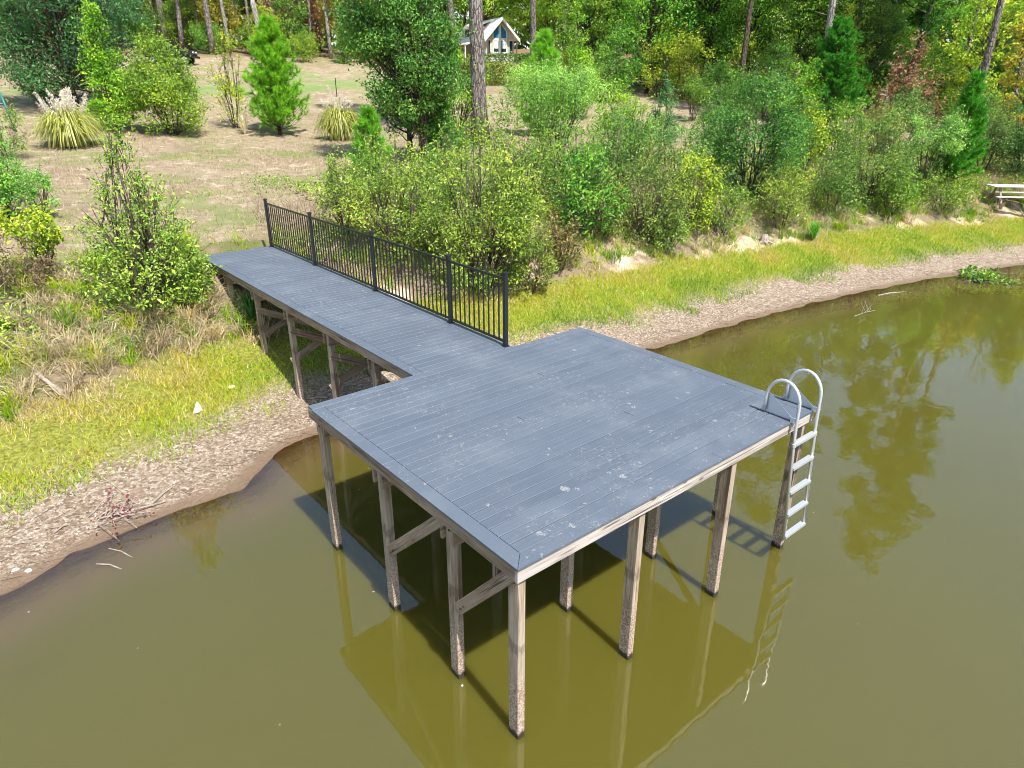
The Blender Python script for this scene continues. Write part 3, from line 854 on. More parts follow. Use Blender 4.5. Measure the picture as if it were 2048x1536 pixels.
shrub(1150, 235, 200, 120, 'light green sapling behind the young pine by the cabin', LIME, 14, stems=1, trunk_r=.06, prof='cone', leaf=.13, cover=2.4, lobes=60, mats=('bark', 'leaf'), **dict(TREE, name='sapling'))
# thicket right of the railing
shrub(965, 572, 300, 270, 'largest yellow-green privet bush on the bank beside the railing', (.215, .235, .042), 20, prof='dome', leaf=.082, cover=2.5, lobes=110, lobe=.105, stems=9, maxleaves=22000, shell=.3)
shrub(800, 520, 205, 220, 'low yellow-green privet bush right behind the railing', (.215, .23, .045), 21, prof='dome', leaf=.078, cover=2.5, lobes=80, lobe=.115, stems=8, shell=.3)
shrub(690, 478, 150, 95, 'sparse spindly bush at the far end of the railing', (.20, .22, .045), 22, prof='oval', leaf=.075, cover=1.2, lobes=40, lobe=.15, stems=5)
shrub(1060, 585, 130, 120, 'olive brown low bush at the foot of the largest privet', OLIVE, 23, prof='dome', leaf=.07, cover=1.6, lobes=40, stems=7)
shrub(1175, 480, 165, 150, 'bright green broad-leaved bush beside the bare clay hollow', (.105, .20, .030), 24, prof='dome', leaf=.12, cover=2.8, lobes=55)
shrub(1045, 420, 190, 190, 'mixed green bush between the groundsel and the privets', (.155, .20, .04), 25, prof='oval', leaf=.09, cover=2.2, lobes=60, stems=7)
shrub(900, 400, 140, 170, 'low green scrub at the foot of the tall oak', (.13, .19, .04), 26, prof='dome', leaf=.09, cover=2.2, lobes=50, stems=6)
shrub(1290, 485, 165, 165, 'open brownish green thicket bush above the clay bank', (.16, .17, .045), 27, prof='dome', leaf=.085, cover=1.9, lobes=65, stems=9)
shrub(1240, 390, 140, 150, 'loose green bush right of the feathery groundsel', (.12, .185, .045), 28, prof='oval', leaf=.095, cover=2.0, lobes=50)
shrub(1375, 455, 130, 120, 'yellow leaved low bush above the sandy scar', YEL, 29, prof='dome', leaf=.085, cover=1.8, lobes=45, stems=7)
shrub(1320, 292, 125, 90, 'small blue-green bush in the open gap of the slope', (.09, .18, .06), 30, prof='cone', leaf=.11, cover=2.2, lobes=40)
shrub(1385, 243, 72, 72, 'round clipped green bush with bare brown stems', (.12, .175, .03), 31, prof='vase', leaf=.11, cover=3.6, lobes=40, base=.25, stems=9)
shrub(1386, 158, 72, 112, 'wide olive feathery bush at the edge of the woods', OLIVE, 32, prof='dome', leaf=.2, aspect=.25, cover=4.0, lobes=50, upward=1.0)
shrub(1300, 172, 72, 80, 'brownish bush left of the wide olive feathery bush', (.12, .12, .035), 33, prof='dome', leaf=.18, cover=3.0, lobes=40)
# right
shrub(1500, 392, 215, 215, 'big rounded green bush on the right of the slope', (.09, .175, .040), 34, prof='oval', leaf=.10, cover=3.4, lobes=95, lobe=.12, base=.03, stems=7)
shrub(1597, 372, 140, 90, 'yellow leaved bush beside the big rounded green bush', YEL, 35, prof='oval', leaf=.11, cover=1.9, lobes=45)
pine(1650, 262, 190, 140, 'broad dark green young pine at the edge of the woods', 36, (.06, .18, .022), dens=60, shoots=1.3, nw=.022)
pine(1752, 232, 88, 80, 'short young pine right of the broad dark one', 37, (.085, .19, .03), nw=.022)
shrub(1730, 398, 165, 190, 'wide tangled privet thicket left of the pale groundsel', (.155, .195, .05), 38, prof='dome', leaf=.095, cover=2.7, lobes=90, lobe=.11, stems=10)
shrub(1843, 378, 130, 115, 'pale rounded groundsel bush near the picnic table', FEATH, 39, prof='vase', leaf=.11, aspect=.26, cover=3.2, lobes=60, lobe=.13, base=.15, upward=1.2, stems=7)
pine(1902, 372, 192, 92, 'slim bright young pine behind the picnic table', 40, (.075, .20, .022), dens=52, nw=.018)
pine(2000, 258, 168, 130, 'large soft green young pine at the right of the slope', 41, (.095, .20, .04), dens=52, nw=.024)
shrub(1960, 352, 120, 100, 'brownish green scrub behind the slim young pine', (.13, .16, .05), 42, prof='dome', leaf=.10, cover=2.2, lobes=45)
shrub(2040, 360, 150, 120, 'dark green bush behind the picnic table end', (.075, .15, .04), 43, prof='oval', leaf=.10, cover=3.0, lobes=50)
shrub(1440, 470, 105, 130, 'low weedy green bush below the big rounded bush', (.15, .19, .04), 44, prof='dome', leaf=.08, cover=2.0, lobes=45)
shrub(1560, 455, 115, 120, 'low yellowish bush above the grassy bank', (.20, .22, .04), 45, prof='dome', leaf=.08, cover=1.9, lobes=45)
shrub(1660, 425, 105, 130, 'low green scrub below the tangled privet', (.12, .17, .04), 46, prof='dome', leaf=.085, cover=2.1, lobes=45)
shrub(1800, 300, 105, 130, 'mid green scrub behind the pale groundsel', (.11, .17, .045), 47, prof='dome', leaf=.12, cover=2.4, lobes=45)
shrub(1580, 262, 120, 110, 'lime bush left of the broad dark pine', LIME, 48, prof='oval', leaf=.13, cover=2.4, lobes=45)
shrub(1225, 300, 115, 110, 'small lime bush behind the loose green bush', LIME, 49, prof='oval', leaf=.11, cover=2.0, lobes=40)
shrub(1905, 245, 110, 120, 'scrubby green bush below the yellow trees', (.13, .18, .045), 54, prof='dome', leaf=.14, cover=2.4, lobes=45)
shrub(1130, 410, 150, 150, 'airy green bush directly below the groundsel', (0.15, 0.21, 0.04), 120, prof='oval', leaf=.092, cover=2.0, lobes=48, lobe=.14, stems=6)
shrub(1210, 470, 110, 110, 'olive scrub beside the bright broad-leaved bush', (0.17, 0.19, 0.045), 121, prof='dome', leaf=.092, cover=2.0, lobes=48, lobe=.14, stems=6)
shrub(1265, 330, 120, 120, 'pale lime bush in front of the open gap', (0.19, 0.25, 0.04), 122, prof='dome', leaf=.092, cover=2.0, lobes=48, lobe=.14, stems=6)
shrub(1345, 390, 130, 140, 'grey-green bush between the gap and the big rounded bush', (0.13, 0.19, 0.06), 123, prof='oval', leaf=.092, cover=2.2, lobes=48, lobe=.14, stems=6)
shrub(1420, 330, 120, 120, 'green bush behind the left side of the big rounded bush', (0.12, 0.2, 0.035), 124, prof='dome', leaf=.092, cover=2.4, lobes=48, lobe=.14, stems=6)
shrub(1675, 335, 120, 120, 'tangled lime scrub below the broad dark pine', (0.18, 0.23, 0.04), 125, prof='dome', leaf=.092, cover=2.2, lobes=48, lobe=.14, stems=6)
shrub(1745, 320, 100, 110, 'brown tinted scrub under the short young pine', (0.2, 0.18, 0.05), 126, prof='dome', leaf=.092, cover=1.9, lobes=48, lobe=.14, stems=6)
shrub(1780, 430, 90, 120, 'low lime weeds bush below the pale groundsel', (0.18, 0.24, 0.035), 127, prof='dome', leaf=.092, cover=2.2, lobes=48, lobe=.14, stems=6)
shrub(1930, 300, 110, 110, 'mixed green scrub left of the large soft pine', (0.14, 0.2, 0.04), 128, prof='oval', leaf=.092, cover=2.2, lobes=48, lobe=.14, stems=6)
shrub(1985, 330, 100, 100, 'small olive scrub below the large soft pine', (0.17, 0.18, 0.04), 129, prof='dome', leaf=.092, cover=2.2, lobes=48, lobe=.14, stems=6)
shrub(1620, 330, 110, 110, 'mid green bush behind the yellow leaved one', (0.11, 0.19, 0.035), 130, prof='dome', leaf=.092, cover=2.4, lobes=48, lobe=.14, stems=6)
shrub(1470, 250, 90, 110, 'dark green bush at the wood edge above the rounded bush', (0.08, 0.15, 0.03), 131, prof='dome', leaf=.092, cover=2.6, lobes=48, lobe=.14, stems=6)
shrub(1530, 240, 130, 110, 'leafy green bush left of the lime bush', (0.12, 0.2, 0.03), 132, prof='oval', leaf=.092, cover=2.4, lobes=48, lobe=.14, stems=6)
shrub(860, 470, 130, 170, 'pale yellow-green scrub behind the low privet', (0.22, 0.25, 0.05), 134, prof='dome', leaf=.092, cover=2.2, lobes=48, lobe=.14, stems=6)
shrub(760, 430, 120, 140, 'sparse light green scrub left of the low privet', (0.19, 0.24, 0.05), 135, prof='oval', leaf=.092, cover=1.7, lobes=48, lobe=.14, stems=6)
shrub(1120, 545, 95, 110, 'brown and olive brush at the clay hollow', (0.17, 0.14, 0.05), 136, prof='dome', leaf=.092, cover=1.6, lobes=48, lobe=.14, stems=6)
shrub(1330, 500, 80, 110, 'low green brush above the sandy scar', (0.15, 0.19, 0.04), 137, prof='dome', leaf=.092, cover=1.9, lobes=48, lobe=.14, stems=6)
shrub(1880, 420, 70, 120, 'low weedy scrub left of the picnic table', (0.17, 0.21, 0.04), 138, prof='dome', leaf=.092, cover=2.0, lobes=48, lobe=.14, stems=6)
# left foreground
shrub(300, 612, 300, 262, 'pointed yellow-green sapling bush left of the walkway', (.21, .25, .045), 50, prof='tent', leaf=.08, cover=1.55, lobes=165, lobe=.105, stems=6, base=.0, shell=.3, bare=.35)
shrub(378, 605, 70, 110, 'low yellow-green growth right of the pointed sapling', (.18, .22, .04), 51, prof='dome', leaf=.075, cover=2.0, lobes=60, stems=7)
shrub(8, 445, 165, 135, 'bright feathery green bush at the left edge', (.15, .27, .04), 52, prof='dome', leaf=.085, aspect=.3, cover=5.0, lobes=85, lobe=.18, upward=1.1, bare=.05)
shrub(92, 440, 92, 72, 'small feathery green bush beside the left edge one', (.15, .255, .05), 53, prof='dome', leaf=.08, aspect=.25, cover=3.2, lobes=40, upward=1.1)
shrub(95, 560, 120, 120, 'yellow leaved weedy plant above the dry grass bank', YEL, 55, prof='vase', leaf=.10, cover=1.6, lobes=36, base=.3, stems=5)
shrub(18, 318, 90, 100, 'small leafy sapling below the green post', (.17, .20, .05), 56, prof='oval', leaf=.09, cover=1.6, lobes=30, **dict(TREE, name='sapling'))
shrub(395, 585, 85, 90, 'leafy low shoots at the landing of the walkway', (.20, .225, .045), 57, prof='dome', leaf=.075, cover=1.8, lobes=30)
shrub(40, 590, 95, 170, 'brown tangled brush on the left bank', (.17, .125, .07), 58, prof='dome', leaf=.06, cover=1.4, lobes=40, stems=10)

# ------------------------------------------------------------------ pampas grass
def pampas(seed, height, width, plumes):
    rg = np.random.default_rng(seed)
    fb, pb = MB(), MB()
    for k in range(900):
        a = rg.uniform(0, 6.28); out = width / 2 * rg.uniform(.1, 1.0) ** .7 * 1.1; top = height * rg.uniform(.35, .70) * (1.1 - .7 * out / width)
        b = np.array([math.cos(a), math.sin(a), 0]) * rg.uniform(0, .16) * width
        t = np.linspace(0, 1, 6)
        P = b + np.stack([math.cos(a) * out * t ** 1.1, math.sin(a) * out * t ** 1.1, top * np.sin(t * rg.uniform(1.8, 3.4))], -1)
        P[:, 2] = np.maximum(P[:, 2], 0.02)
        s = np.array([-math.sin(a), math.cos(a), 0]) * .024
        w = (1.05 - t ** 4)[:, None] * s
        V = np.concatenate([P - w, P + w]); n = 6
        fb.add(V, [(i, i + 1, n + i + 1, n + i) for i in range(n - 1)], tint=np.tile(rg.uniform(.15, .9) + np.zeros(6), 2))
    for k in range(plumes):
        a = rg.uniform(0, 6.28); tilt = rg.uniform(.1, .5); hh = height * rg.uniform(.62, 1.0)
        d = unit(np.array([math.cos(a) * tilt, math.sin(a) * tilt, 1]))
        top = d * hh
        pb.tube([np.zeros(3), d * hh * .6, top], [.008, .006, .004], 4, .1)
        q = 170; u = rg.uniform(0, 1, q)
        C = d * hh * .68 + d * (u * hh * .34)[:, None] + rg.normal(size=(q, 3)) * (.05 * np.sin(u * 2.6 + .35))[:, None]
        C += np.array([math.cos(a), math.sin(a), 0]) * (u ** 2 * .12)[:, None]
        add_leaves(pb, C, rg.normal(size=(q, 3)) * .6 + np.array([math.cos(a), math.sin(a), 0]), .09, rg, .3, rg.uniform(.4, 1, q))
    return fb.mesh('blades', M['blade']), pb.mesh('plumes', M['plume'])
for px, py, hpx, wpx, nplume, sd, lb in ((145, 293, 112, 130, 26, 1, 'pampas grass clump with many cream plumes by the dark oak'),
                                         (682, 280, 100, 95, 9, 2, 'pampas grass clump with few plumes left of the tall oak')):
    p, mp = at(px, py)
    t = thing('pampas_grass', p, lb, 'pampas grass', 'pampas grass clumps')
    a_, b_ = pampas(sd, hpx * mp, wpx * mp, nplume)
    place('blades', a_, t, color=(.29, .29, .085)); place('plumes', b_, t)
def tuft(px, py, size, n, label, color, seed):
    p, mp = at(px, py); rg = np.random.default_rng(seed); mb = MB()
    for k in range(n):
        a = rg.uniform(0, 6.28); o = size * rg.uniform(.1, .7); h_ = size * rg.uniform(.4, 1)
        t = np.linspace(0, 1, 4); P = np.stack([math.cos(a) * o * t ** 1.3, math.sin(a) * o * t ** 1.3, h_ * np.sin(t * 2.0)], -1)
        s = np.array([-math.sin(a), math.cos(a), 0]) * .012; w = (1 - t ** 2)[:, None] * s
        mb.add(np.concatenate([P - w, P + w]), [(i, i + 1, 5 + i, 4 + i) for i in range(3)], tint=rg.uniform(.2, .9))
    o = mb.build('grass_tuft', M['blade'], color=color, loc=p)
    return props(o, label, 'grass tuft')
tuft(490, 268, 1.1, 130, 'bleached dry grass tuft beside the bright young pine', (.52, .45, .38), 5)
tuft(1045, 555, .8, 160, 'pale dry grass tuft just past the railing end', (.50, .42, .33), 6)
tuft(1625, 480, .75, 200, 'small vivid green tuft at the edge of the shore grass', (.10, .26, .03), 7)
tuft(505, 640, .95, 120, 'long dark green grass blades under the walkway side', (.06, .16, .05), 8)

# ------------------------------------------------------------------ big pine trunks, snag and the woods
p, mp = at(960, 290)
set_plant('pine_tree', tall_pine(70, 27, .43, .5, 7, 34, bend=.15), p, 'big grey pine trunk standing in front of the cabin', 'pine tree', (.045, .10, .02), parts=TC)
def far_pine(px, D, height, r0, label, seed, bark='pine_bark', cf=.55, col_=(.05, .105, .022), width=6.5, bend=.35):
    p, mp = polar(px, D)
    return set_plant('pine_tree', tall_pine(seed, height, r0, cf, width, 26, bark=bark, bend=bend), p, label, 'pine tree', col_, 'tall pines of the woods', parts=TC)
far_pine(1066, 76, 27, .34, 'straight grey pine just right of the cabin', 71)
far_pine(1180, 84, 26, .30, 'dark pine trunk in the woods right of the cabin', 72, 'bark')
far_pine(1645, 52, 26, .27, 'pale crooked trunk above the broad dark young pine', 73, 'pale_bark', .4)
far_pine(1808, 58, 12.5, .34, 'dark pine trunk above the brown leaved tree', 74, 'bark', .45)
far_pine(2035, 50, 24, .24, 'leaning pine at the far right of the woods', 75, 'pine_bark', .6, width=4, bend=.9)
far_pine(1962, 47, 27, .24, 'tall pine behind the bright yellow tree', 175, 'pine_bark', .6, width=7.5, bend=.2)
far_pine(1480, 62, 27, .25, 'slender pine in the woods behind the wide olive bush', 76, 'bark', .42)
far_pine(437, 80, 26, .30, 'grey pine trunk right of the black off-road vehicle', 77)
far_pine(350, 88, 27, .42, 'pine trunk directly behind the black off-road vehicle', 78)
far_pine(412, 92, 27, .26, 'first of two slim pines behind the vehicle', 79)
far_pine(545, 94, 28, .40, 'thick pale pine behind the bright young pine', 80, 'pale_bark')
far_pine(566, 90, 26, .30, 'pine close to the thick pale one', 81, 'pale_bark')
far_pine(630, 86, 25, .17, 'thin trunk standing alone left of the tall oak', 82)
far_pine(908, 90, 27, .40, 'pine left of the cabin roof', 83)
far_pine(985, 104, 27, .48, 'dark pine right behind the cabin ridge', 84, 'bark')
p, mp = polar(536, 78)
mb = MB(); P = [(0, 0, -.1), (-.1, 0, 2.0), (-.3, .05, 4.0), (-.52, 0, 6.1)]
mb.tube(P, [.33, .28, .26, .22], 10)
for k in range(7):
    a = k * .9; q = np.array([-.52 + .15 * math.cos(a), .15 * math.sin(a), 6.0]); mb.tube([q, q + np.array([-.03, 0, rng.uniform(.2, .7)])], [.07, .01], 4)
sn = thing('snag', p, 'broken pale dead trunk behind the bright young pine', 'dead tree'); mb.build('trunk', M['pale_bark'], sn, smooth=True)

SLIM = [tall_pine(300 + k, 25 + k, .17 + .03 * k, .5, 5, 22, bend=.3 + .15 * k, bark=('pine_bark', 'pale_bark', 'bark')[k % 3]) for k in range(4)]
slim_at = [(335, 90), (378, 84), (392, 96), (455, 97), (470, 84), (492, 92), (512, 84), (588, 98), (606, 90), (648, 96), (668, 84), (702, 92), (735, 88), (760, 98), (880, 96), (932, 99), (1100, 90), (1128, 82), (1232, 86), (1268, 78), (1310, 84), (1352, 76), (1400, 80), (1440, 74), (1545, 70), (1600, 74), (1700, 66), (1745, 70), (1868, 66), (1915, 60), (1985, 64), (20, 92), (70, 98), (240, 90)]
WHERE = ['behind the oak', 'behind the vehicle', 'behind the thin sapling', 'behind the bright young pine', 'behind the tall oak', 'by the cabin', 'right of the cabin', 'behind the wide olive bush', 'behind the dark young pine', 'at the right of the woods']
ORD = 'first second third fourth fifth sixth seventh eighth ninth tenth eleventh twelfth thirteenth fourteenth fifteenth sixteenth seventeenth eighteenth nineteenth twentieth'.split()
ORD += ['twenty-' + o for o in ORD[:9]] + ['thirtieth'] + ['thirty-' + o for o in ORD[:9]]
rank = {px: k for k, px in enumerate(sorted(q[0] for q in slim_at))}
def where(px): return WHERE[sum(px > v for v in (300, 430, 500, 660, 860, 1060, 1330, 1500, 1800))]
for k, (px, D) in enumerate(slim_at):
    p, mp = polar(px, D)
    v = (k * 7 + k // 3) % 4
    set_plant('pine_tree', SLIM[v], p, f"slim {('grey', 'pale', 'dark', 'thicker grey')[v]} trunk {where(px)}, {ORD[rank[px]]} slim trunk from the left", 'pine tree', (.07, .14, .025), 'slim trunks of the woods', rz=k * 1.3, parts=TC)
WOODS = {}
for k, (hh, ww, prof, lf, lob) in enumerate(((17, 9, 'oval', .27, 95), (20, 8, 'column', .27, 100), (14, 8, 'dome', .26, 85), (18, 10, 'oval', .28, 100))):
    WOODS[k] = plant(200 + k, hh, ww, prof, leaf=lf, cover=3.0, lobes=lob, lobe=.15, base=.10 + .05 * (k % 3), stems=1, trunk_r=.2, mats=('bark', 'leaf'), flat=.55, maxleaves=17000, skin=1)
UNDER = {}
for k, (hh, ww, prof) in enumerate(((3.2, 4.2, 'dome'), (4.5, 3.2, 'oval'), (6.5, 4.0, 'cone'))):
    UNDER[k] = plant(220 + k, hh, ww, prof, leaf=.16, cover=3.2, lobes=50, lobe=.16, base=.02, stems=5, maxleaves=8000, skin=1)
ZONES = [(-60, 'beyond the left edge of the oak'), (170, 'behind the dark glossy oak'), (300, 'behind the slim sweetgum'), (400, 'behind the off-road vehicle'), (500, 'behind the thin sapling'), (650, 'behind the bright young pine'),
         (780, 'behind the left half of the tall oak'), (890, 'behind the right half of the tall oak'), (1000, 'behind the cabin'), (1090, 'just right of the cabin'), (1210, 'behind the light green sapling'), (1340, 'behind the brownish bush'),
         (1460, 'behind the wide olive bush'), (1570, 'between the olive bush and the dark pine'), (1720, 'behind the broad dark young pine'), (1870, 'behind the brown leaved tree'), (2000, 'behind the tall yellow tree'), (2150, 'at the right edge of the woods'), (9999, 'past the right end of the woods')]
def zone(px): return next(z for lim, z in ZONES if px < lim)
rw = np.random.default_rng(31)
TONES = [((.155, .225, .032), 'green'), ((.09, .15, .032), 'dark green'), ((.28, .31, .035), 'yellow-green'), ((.21, .26, .035), 'light green')]
for row, (D0, step) in enumerate(((88, 118), (99, 108), (112, 118))):
    for px in np.arange(-260 + row * 40, 2420, step):
        q = px + rw.uniform(-30, 30)
        if row == 0 and (905 < q < 1050 or 340 < q < 690): continue
        D = (D0 if q < 1080 else D0 - 20 - 6 * (q > 1500)) + rw.uniform(-4, 4)
        p, mp = polar(q, D)
        c, nm = TONES[rw.choice(4, p=[.36, .3, .16, .18])]
        c = tuple(v * rw.uniform(.85, 1.2) for v in c)
        lb = f'{nm} {("front", "mid", "deep")[row]} woods tree {zone(q)}'
        set_plant('tree', WOODS[int(rw.integers(4))], p, lb, 'tree', c, 'broadleaf trees of the woods', rz=rw.uniform(0, 6.28), sc=rw.uniform(.85, 1.2) if q < 1080 else (rw.uniform(.75, .98) if not 1730 < q < 1975 else .52), parts=TC)
for px in np.arange(-120, 2200, 62):
    q = px + rw.uniform(-22, 22)
    if 890 < q < 1060: continue
    D = (80 if q < 1080 else 64 if q < 1500 else 57) + rw.uniform(-3, 6)
    if 300 < q < 400: D = 86
    p, mp = polar(q, D)
    k = int(rw.choice(3, p=[.4, .3, .3])) if q > 1080 else int(rw.choice(3, p=[.6, .3, .1]))
    c, nm = [((.18, .22, .03), 'olive'), ((.28, .27, .03), 'yellow'), ((.11, .19, .03), 'green')][int(rw.choice(3, p=[.4, .3, .3]))]
    set_plant('shrub', UNDER[k], p, f'{nm} {("low", "mid height", "tall")[k]} wood edge bush {zone(q)}', 'shrub', c, 'bushes along the edge of the woods', rz=rw.uniform(0, 6.28), sc=rw.uniform(.8, 1.25))
# distinct trees at the right-hand edge of the woods
for px, D, hh, ww, c, prof, lb, sd, cov in ((1815, 50, 5.6, 5.2, (.24, .15, .08), 'cone', 'tree with withered brown leaves in tiers', 90, 2.2),
                                  (1955, 50, 11, 4.6, (.32, .33, .04), 'column', 'tall bright yellow tree at the right of the woods', 91, 2.2),
                                  (1690, 58, 10, 5.0, (.24, .25, .035), 'cone', 'yellow-green maple left of the dark pine trunk', 92, 2.4),
                                  (2055, 44, 8, 3.6, (.34, .31, .04), 'column', 'golden yellow tree at the right edge', 93, 2.2),
                                  (1585, 62, 12, 5.5, (.12, .17, .03), 'column', 'leafy green tree left of the yellow-green maple', 94, 2.6)):
    p, mp = polar(px, D)
    set_plant('tree', plant(sd, hh, ww, prof, leaf=.22, cover=cov, lobes=70, lobe=.14, base=.04, stems=1, trunk_r=.1, mats=('bark', 'leaf'), flat=.45), p, lb, 'tree', c, parts=TC)
for px, D, hh, c, lb, sd in ((460, 86, 7, (.26, .24, .035), 'small golden tree right of the grey pine trunk', 95), (365, 92, 9, (.24, .24, .04), 'golden tree behind the black off-road vehicle', 96),
                          (590, 84, 6.5, (.12, .19, .03), 'round green tree right of the broken trunk', 97), (280, 84, 8, (.075, .14, .06), 'grey-green tree left of the vehicle', 98),
                          (615, 92, 13, (.28, .15, .10), 'withered reddish tree left of the tall oak', 99), (720, 86, 10, (.27, .22, .04), 'orange-tinted tree behind the tall oak', 100)):
    p, mp = polar(px, D)
    set_plant('tree', plant(sd, hh, hh * .75, 'oval', leaf=.24, cover=2.8, lobes=50, lobe=.16, base=.12, stems=1, trunk_r=.1, mats=('bark', 'leaf')), p, lb, 'tree', c, parts=TC)
# bare dead tree
p, mp = polar(1778, 46); mb = MB(); rg = np.random.default_rng(3)
mb.tube([(0, 0, -.1), (.05, 0, 1.5), (0, .05, 3.1)], [.05, .035, .01], 5)
for k in range(26):
    z = rg.uniform(.6, 2.8); a = rg.uniform(0, 6.28); L = rg.uniform(.5, 1.2) * (1.1 - z / 4)
    mb.tube([(0.02, 0, z), (math.cos(a) * L, math.sin(a) * L, z + .35 * L)], [.018, .006], 3)
dt = thing('dead_tree', p, 'small bare grey dead tree below the brown leaved tree', 'dead tree'); mb.build('trunk', M['dead_wood'], dt)

# far mass of the woods behind
mb = MB(); rg = np.random.default_rng(55); n = 38000
pxs = rg.uniform(-900, 2950, n); Dd = rg.uniform(122, 150, n) - np.where(pxs > 1150, 12, 0)
a = (pxs - 1024) / FPX / 1.0908
X = CAM[0] + Dd * (FH[0] + _r[0] * a); Y = CAM[1] + Dd * (FH[1] + _r[1] * a)
top = 17 + 6 * fbm(pxs / 120, Dd / 30, 4)
Z = gz(X, Y) + top * rg.uniform(0, 1, n) ** .9
lump = fbm(pxs / 60, Z / 3.0, 9)
add_leaves(mb, np.stack([X, Y, Z], -1), rg.normal(size=(n, 3)) + np.array([-FH[0], -FH[1], .8]), 1.45, rg, .75, np.clip(lump * 1.2 - .1 + rg.uniform(-.25, .25, n), 0, 1))
o = mb.build('distant_woods', M['leaf'], color=(.075, .12, .028))
props(o, 'dense far woods closing off the top of the view', 'woods', kind='stuff')

# ------------------------------------------------------------------ cabin, hedges
cabx, mpc = polar(1000, 80)
ZF = 6 + 80 * 0.0801 - 4.1                                   # floor height
cb = thing('cabin', (cabx[0], cabx[1], ZF), 'tan cabin with pale metal roof and tall blue gable windows', 'cabin', rz=-YAW + math.radians(24))
def siding_mat():
    g = G('tan_siding'); o = g.obj(); n = g.noise(o, 6.0)
    g.principled(Base_Color=g.mix(n, (.56, .49, .41), (.64, .57, .49)), Roughness=.75); return g.m
M['siding'] = siding_mat()
M['cream_trim'] = plain('cream_trim', (.82, .77, .68), .6)
M['roof_metal'] = plain('roof_metal', (.80, .77, .70), .4, 0, .5)
M['window_glass'] = plain('window_glass', (.03, .20, .38), .06, 0, .9)
M['dark_glass'] = plain('dark_glass', (.03, .05, .055), .08, 0, .8)
M['blind'] = plain('blind', (.70, .74, .75), .5)
M['brown_trim'] = plain('brown_trim', (.16, .10, .07), .7)
HW, HL, EV, AP = 1.62, 9.0, 2.44, 4.10                  # half width, length, eave and apex height
pb_ = -1.9
# front wall (gable pentagon slab)
mb = MB()
pts = [(-HW, -1.2), (HW, -1.2), (HW, EV), (0, AP - .12), (-HW, EV)]
V = [(x, 0, z) for x, z in pts] + [(x, .12, z) for x, z in pts]
mb.add(V, [(k, (k + 1) % 5, 5 + (k + 1) % 5, 5 + k) for k in range(5)], [(0, 2, 1), (0, 3, 2), (0, 4, 3), (5, 6, 7), (5, 7, 8), (5, 8, 9)])
mb.build('front_wall', M['siding'], cb)
for sx in (-1, 1):
    mb = MB(); mb.box((sx * (HW - .06), HL / 2 + .06, (EV - 1.2) / 2), (.12, HL - .12, EV + 1.2)); w_ = mb.build('side_wall', M['siding'], cb)
    if sx < 0:
        for k in range(9):
            mb = MB(); mb.box((-HW - .012, HL / 2, .15 + k * .25), (.02, HL - .2, .235)); mb.build('siding_board', M['siding'], w_)
mb = MB(); mb.box((0, HL, .6), (2 * HW, .12, EV + 1.2)); mb.build('back_wall', M['siding'], cb)
sl = (AP - EV) / HW
def slab(name, x0, z0, x1, z1, y0, y1, th, mat, parent):
    mb = MB(); V = [(x0, y0, z0), (x1, y0, z1), (x1, y1, z1), (x0, y1, z0)]
    V = V + [(x, y, z + th) for x, y, z in V]
    mb.add(V, [(3, 2, 1, 0), (4, 5, 6, 7), (0, 1, 5, 4), (1, 2, 6, 5), (2, 3, 7, 6), (3, 0, 4, 7)]); return mb.build(name, mat, parent)
EX = HW + .38
for sx in (-1, 1):
    r_ = slab('roof', sx * EX, EV - .38 * sl, 0, AP, -.75, HL + .4, .09, M['roof_metal'], cb)
    for k in range(12):
        mb = MB(); y = -.7 + k * .95
        V = [(sx * EX, y, EV - .38 * sl + .092), (0, y, AP + .092)]
        mb.tube(V, .025, 4); mb.build('roof_rib', M['roof_metal'], r_)
    slab('barge_board', sx * EX, EV - .38 * sl - .2, 0, AP - .2, -.80, -.753, .30, M['cream_trim'], cb)
    mb = MB(); mb.box((sx * (HW + .02), -.70, (EV - .35) / 2), (.10, .10, EV - .35)); mb.build('porch_post', M['brown_trim'], cb)
# dormer on the left slope
dz0, dz1 = EV + .0, EV + 1.02
mb = MB(); mb.box((-1.0, 4.6, (dz0 + dz1) / 2), (1.0, 5.2, dz1 - dz0)); d_ = mb.build('dormer', M['siding'], cb)
slab('dormer_roof', -1.85, dz1 - .02, -.2, dz1 + .5, 1.7, 7.6, .09, M['roof_metal'], d_)
for y in (2.9, 5.6):
    mb = MB(); mb.box((-1.51, y, dz0 + .55), (.03, 1.2, .65)); mb.build('dormer_window', M['dark_glass'], d_)
# side porch on the left
slab('porch_roof', -EX - 1.4, EV - .38 * sl - .42, -EX + .1, EV - .38 * sl - .02, 1.0, HL, .08, M['roof_metal'], cb)
mb = MB(); mb.box((-HW - .95, 5.3, -.08), (1.9, 8.4, .14)); mb.build('porch_floor', M['brown_trim'], cb)
for y in (1.2, 4.0, 6.8, 9.3):
    mb = MB(); mb.box((-HW - 1.8, y, .8), (.11, .11, 1.62)); mb.build('porch_post', M['cream_trim'], cb)
pr_ = MB(); pr_.box((-HW - 1.8, 5.2, .86), (.06, 8.0, .06)); pr_ = pr_.build('porch_rail', M['cream_trim'], cb)
for k in range(30):
    mb = MB(); mb.box((-HW - 1.8, 1.5 + k * .26, .43), (.035, .035, .80)); mb.build('baluster', M['cream_trim'], pr_)
mb = MB(); mb.box((-HW - .03, 3.6, 1.0), (.06, .95, 2.0)); mb.build('door', M['brown_trim'], cb)
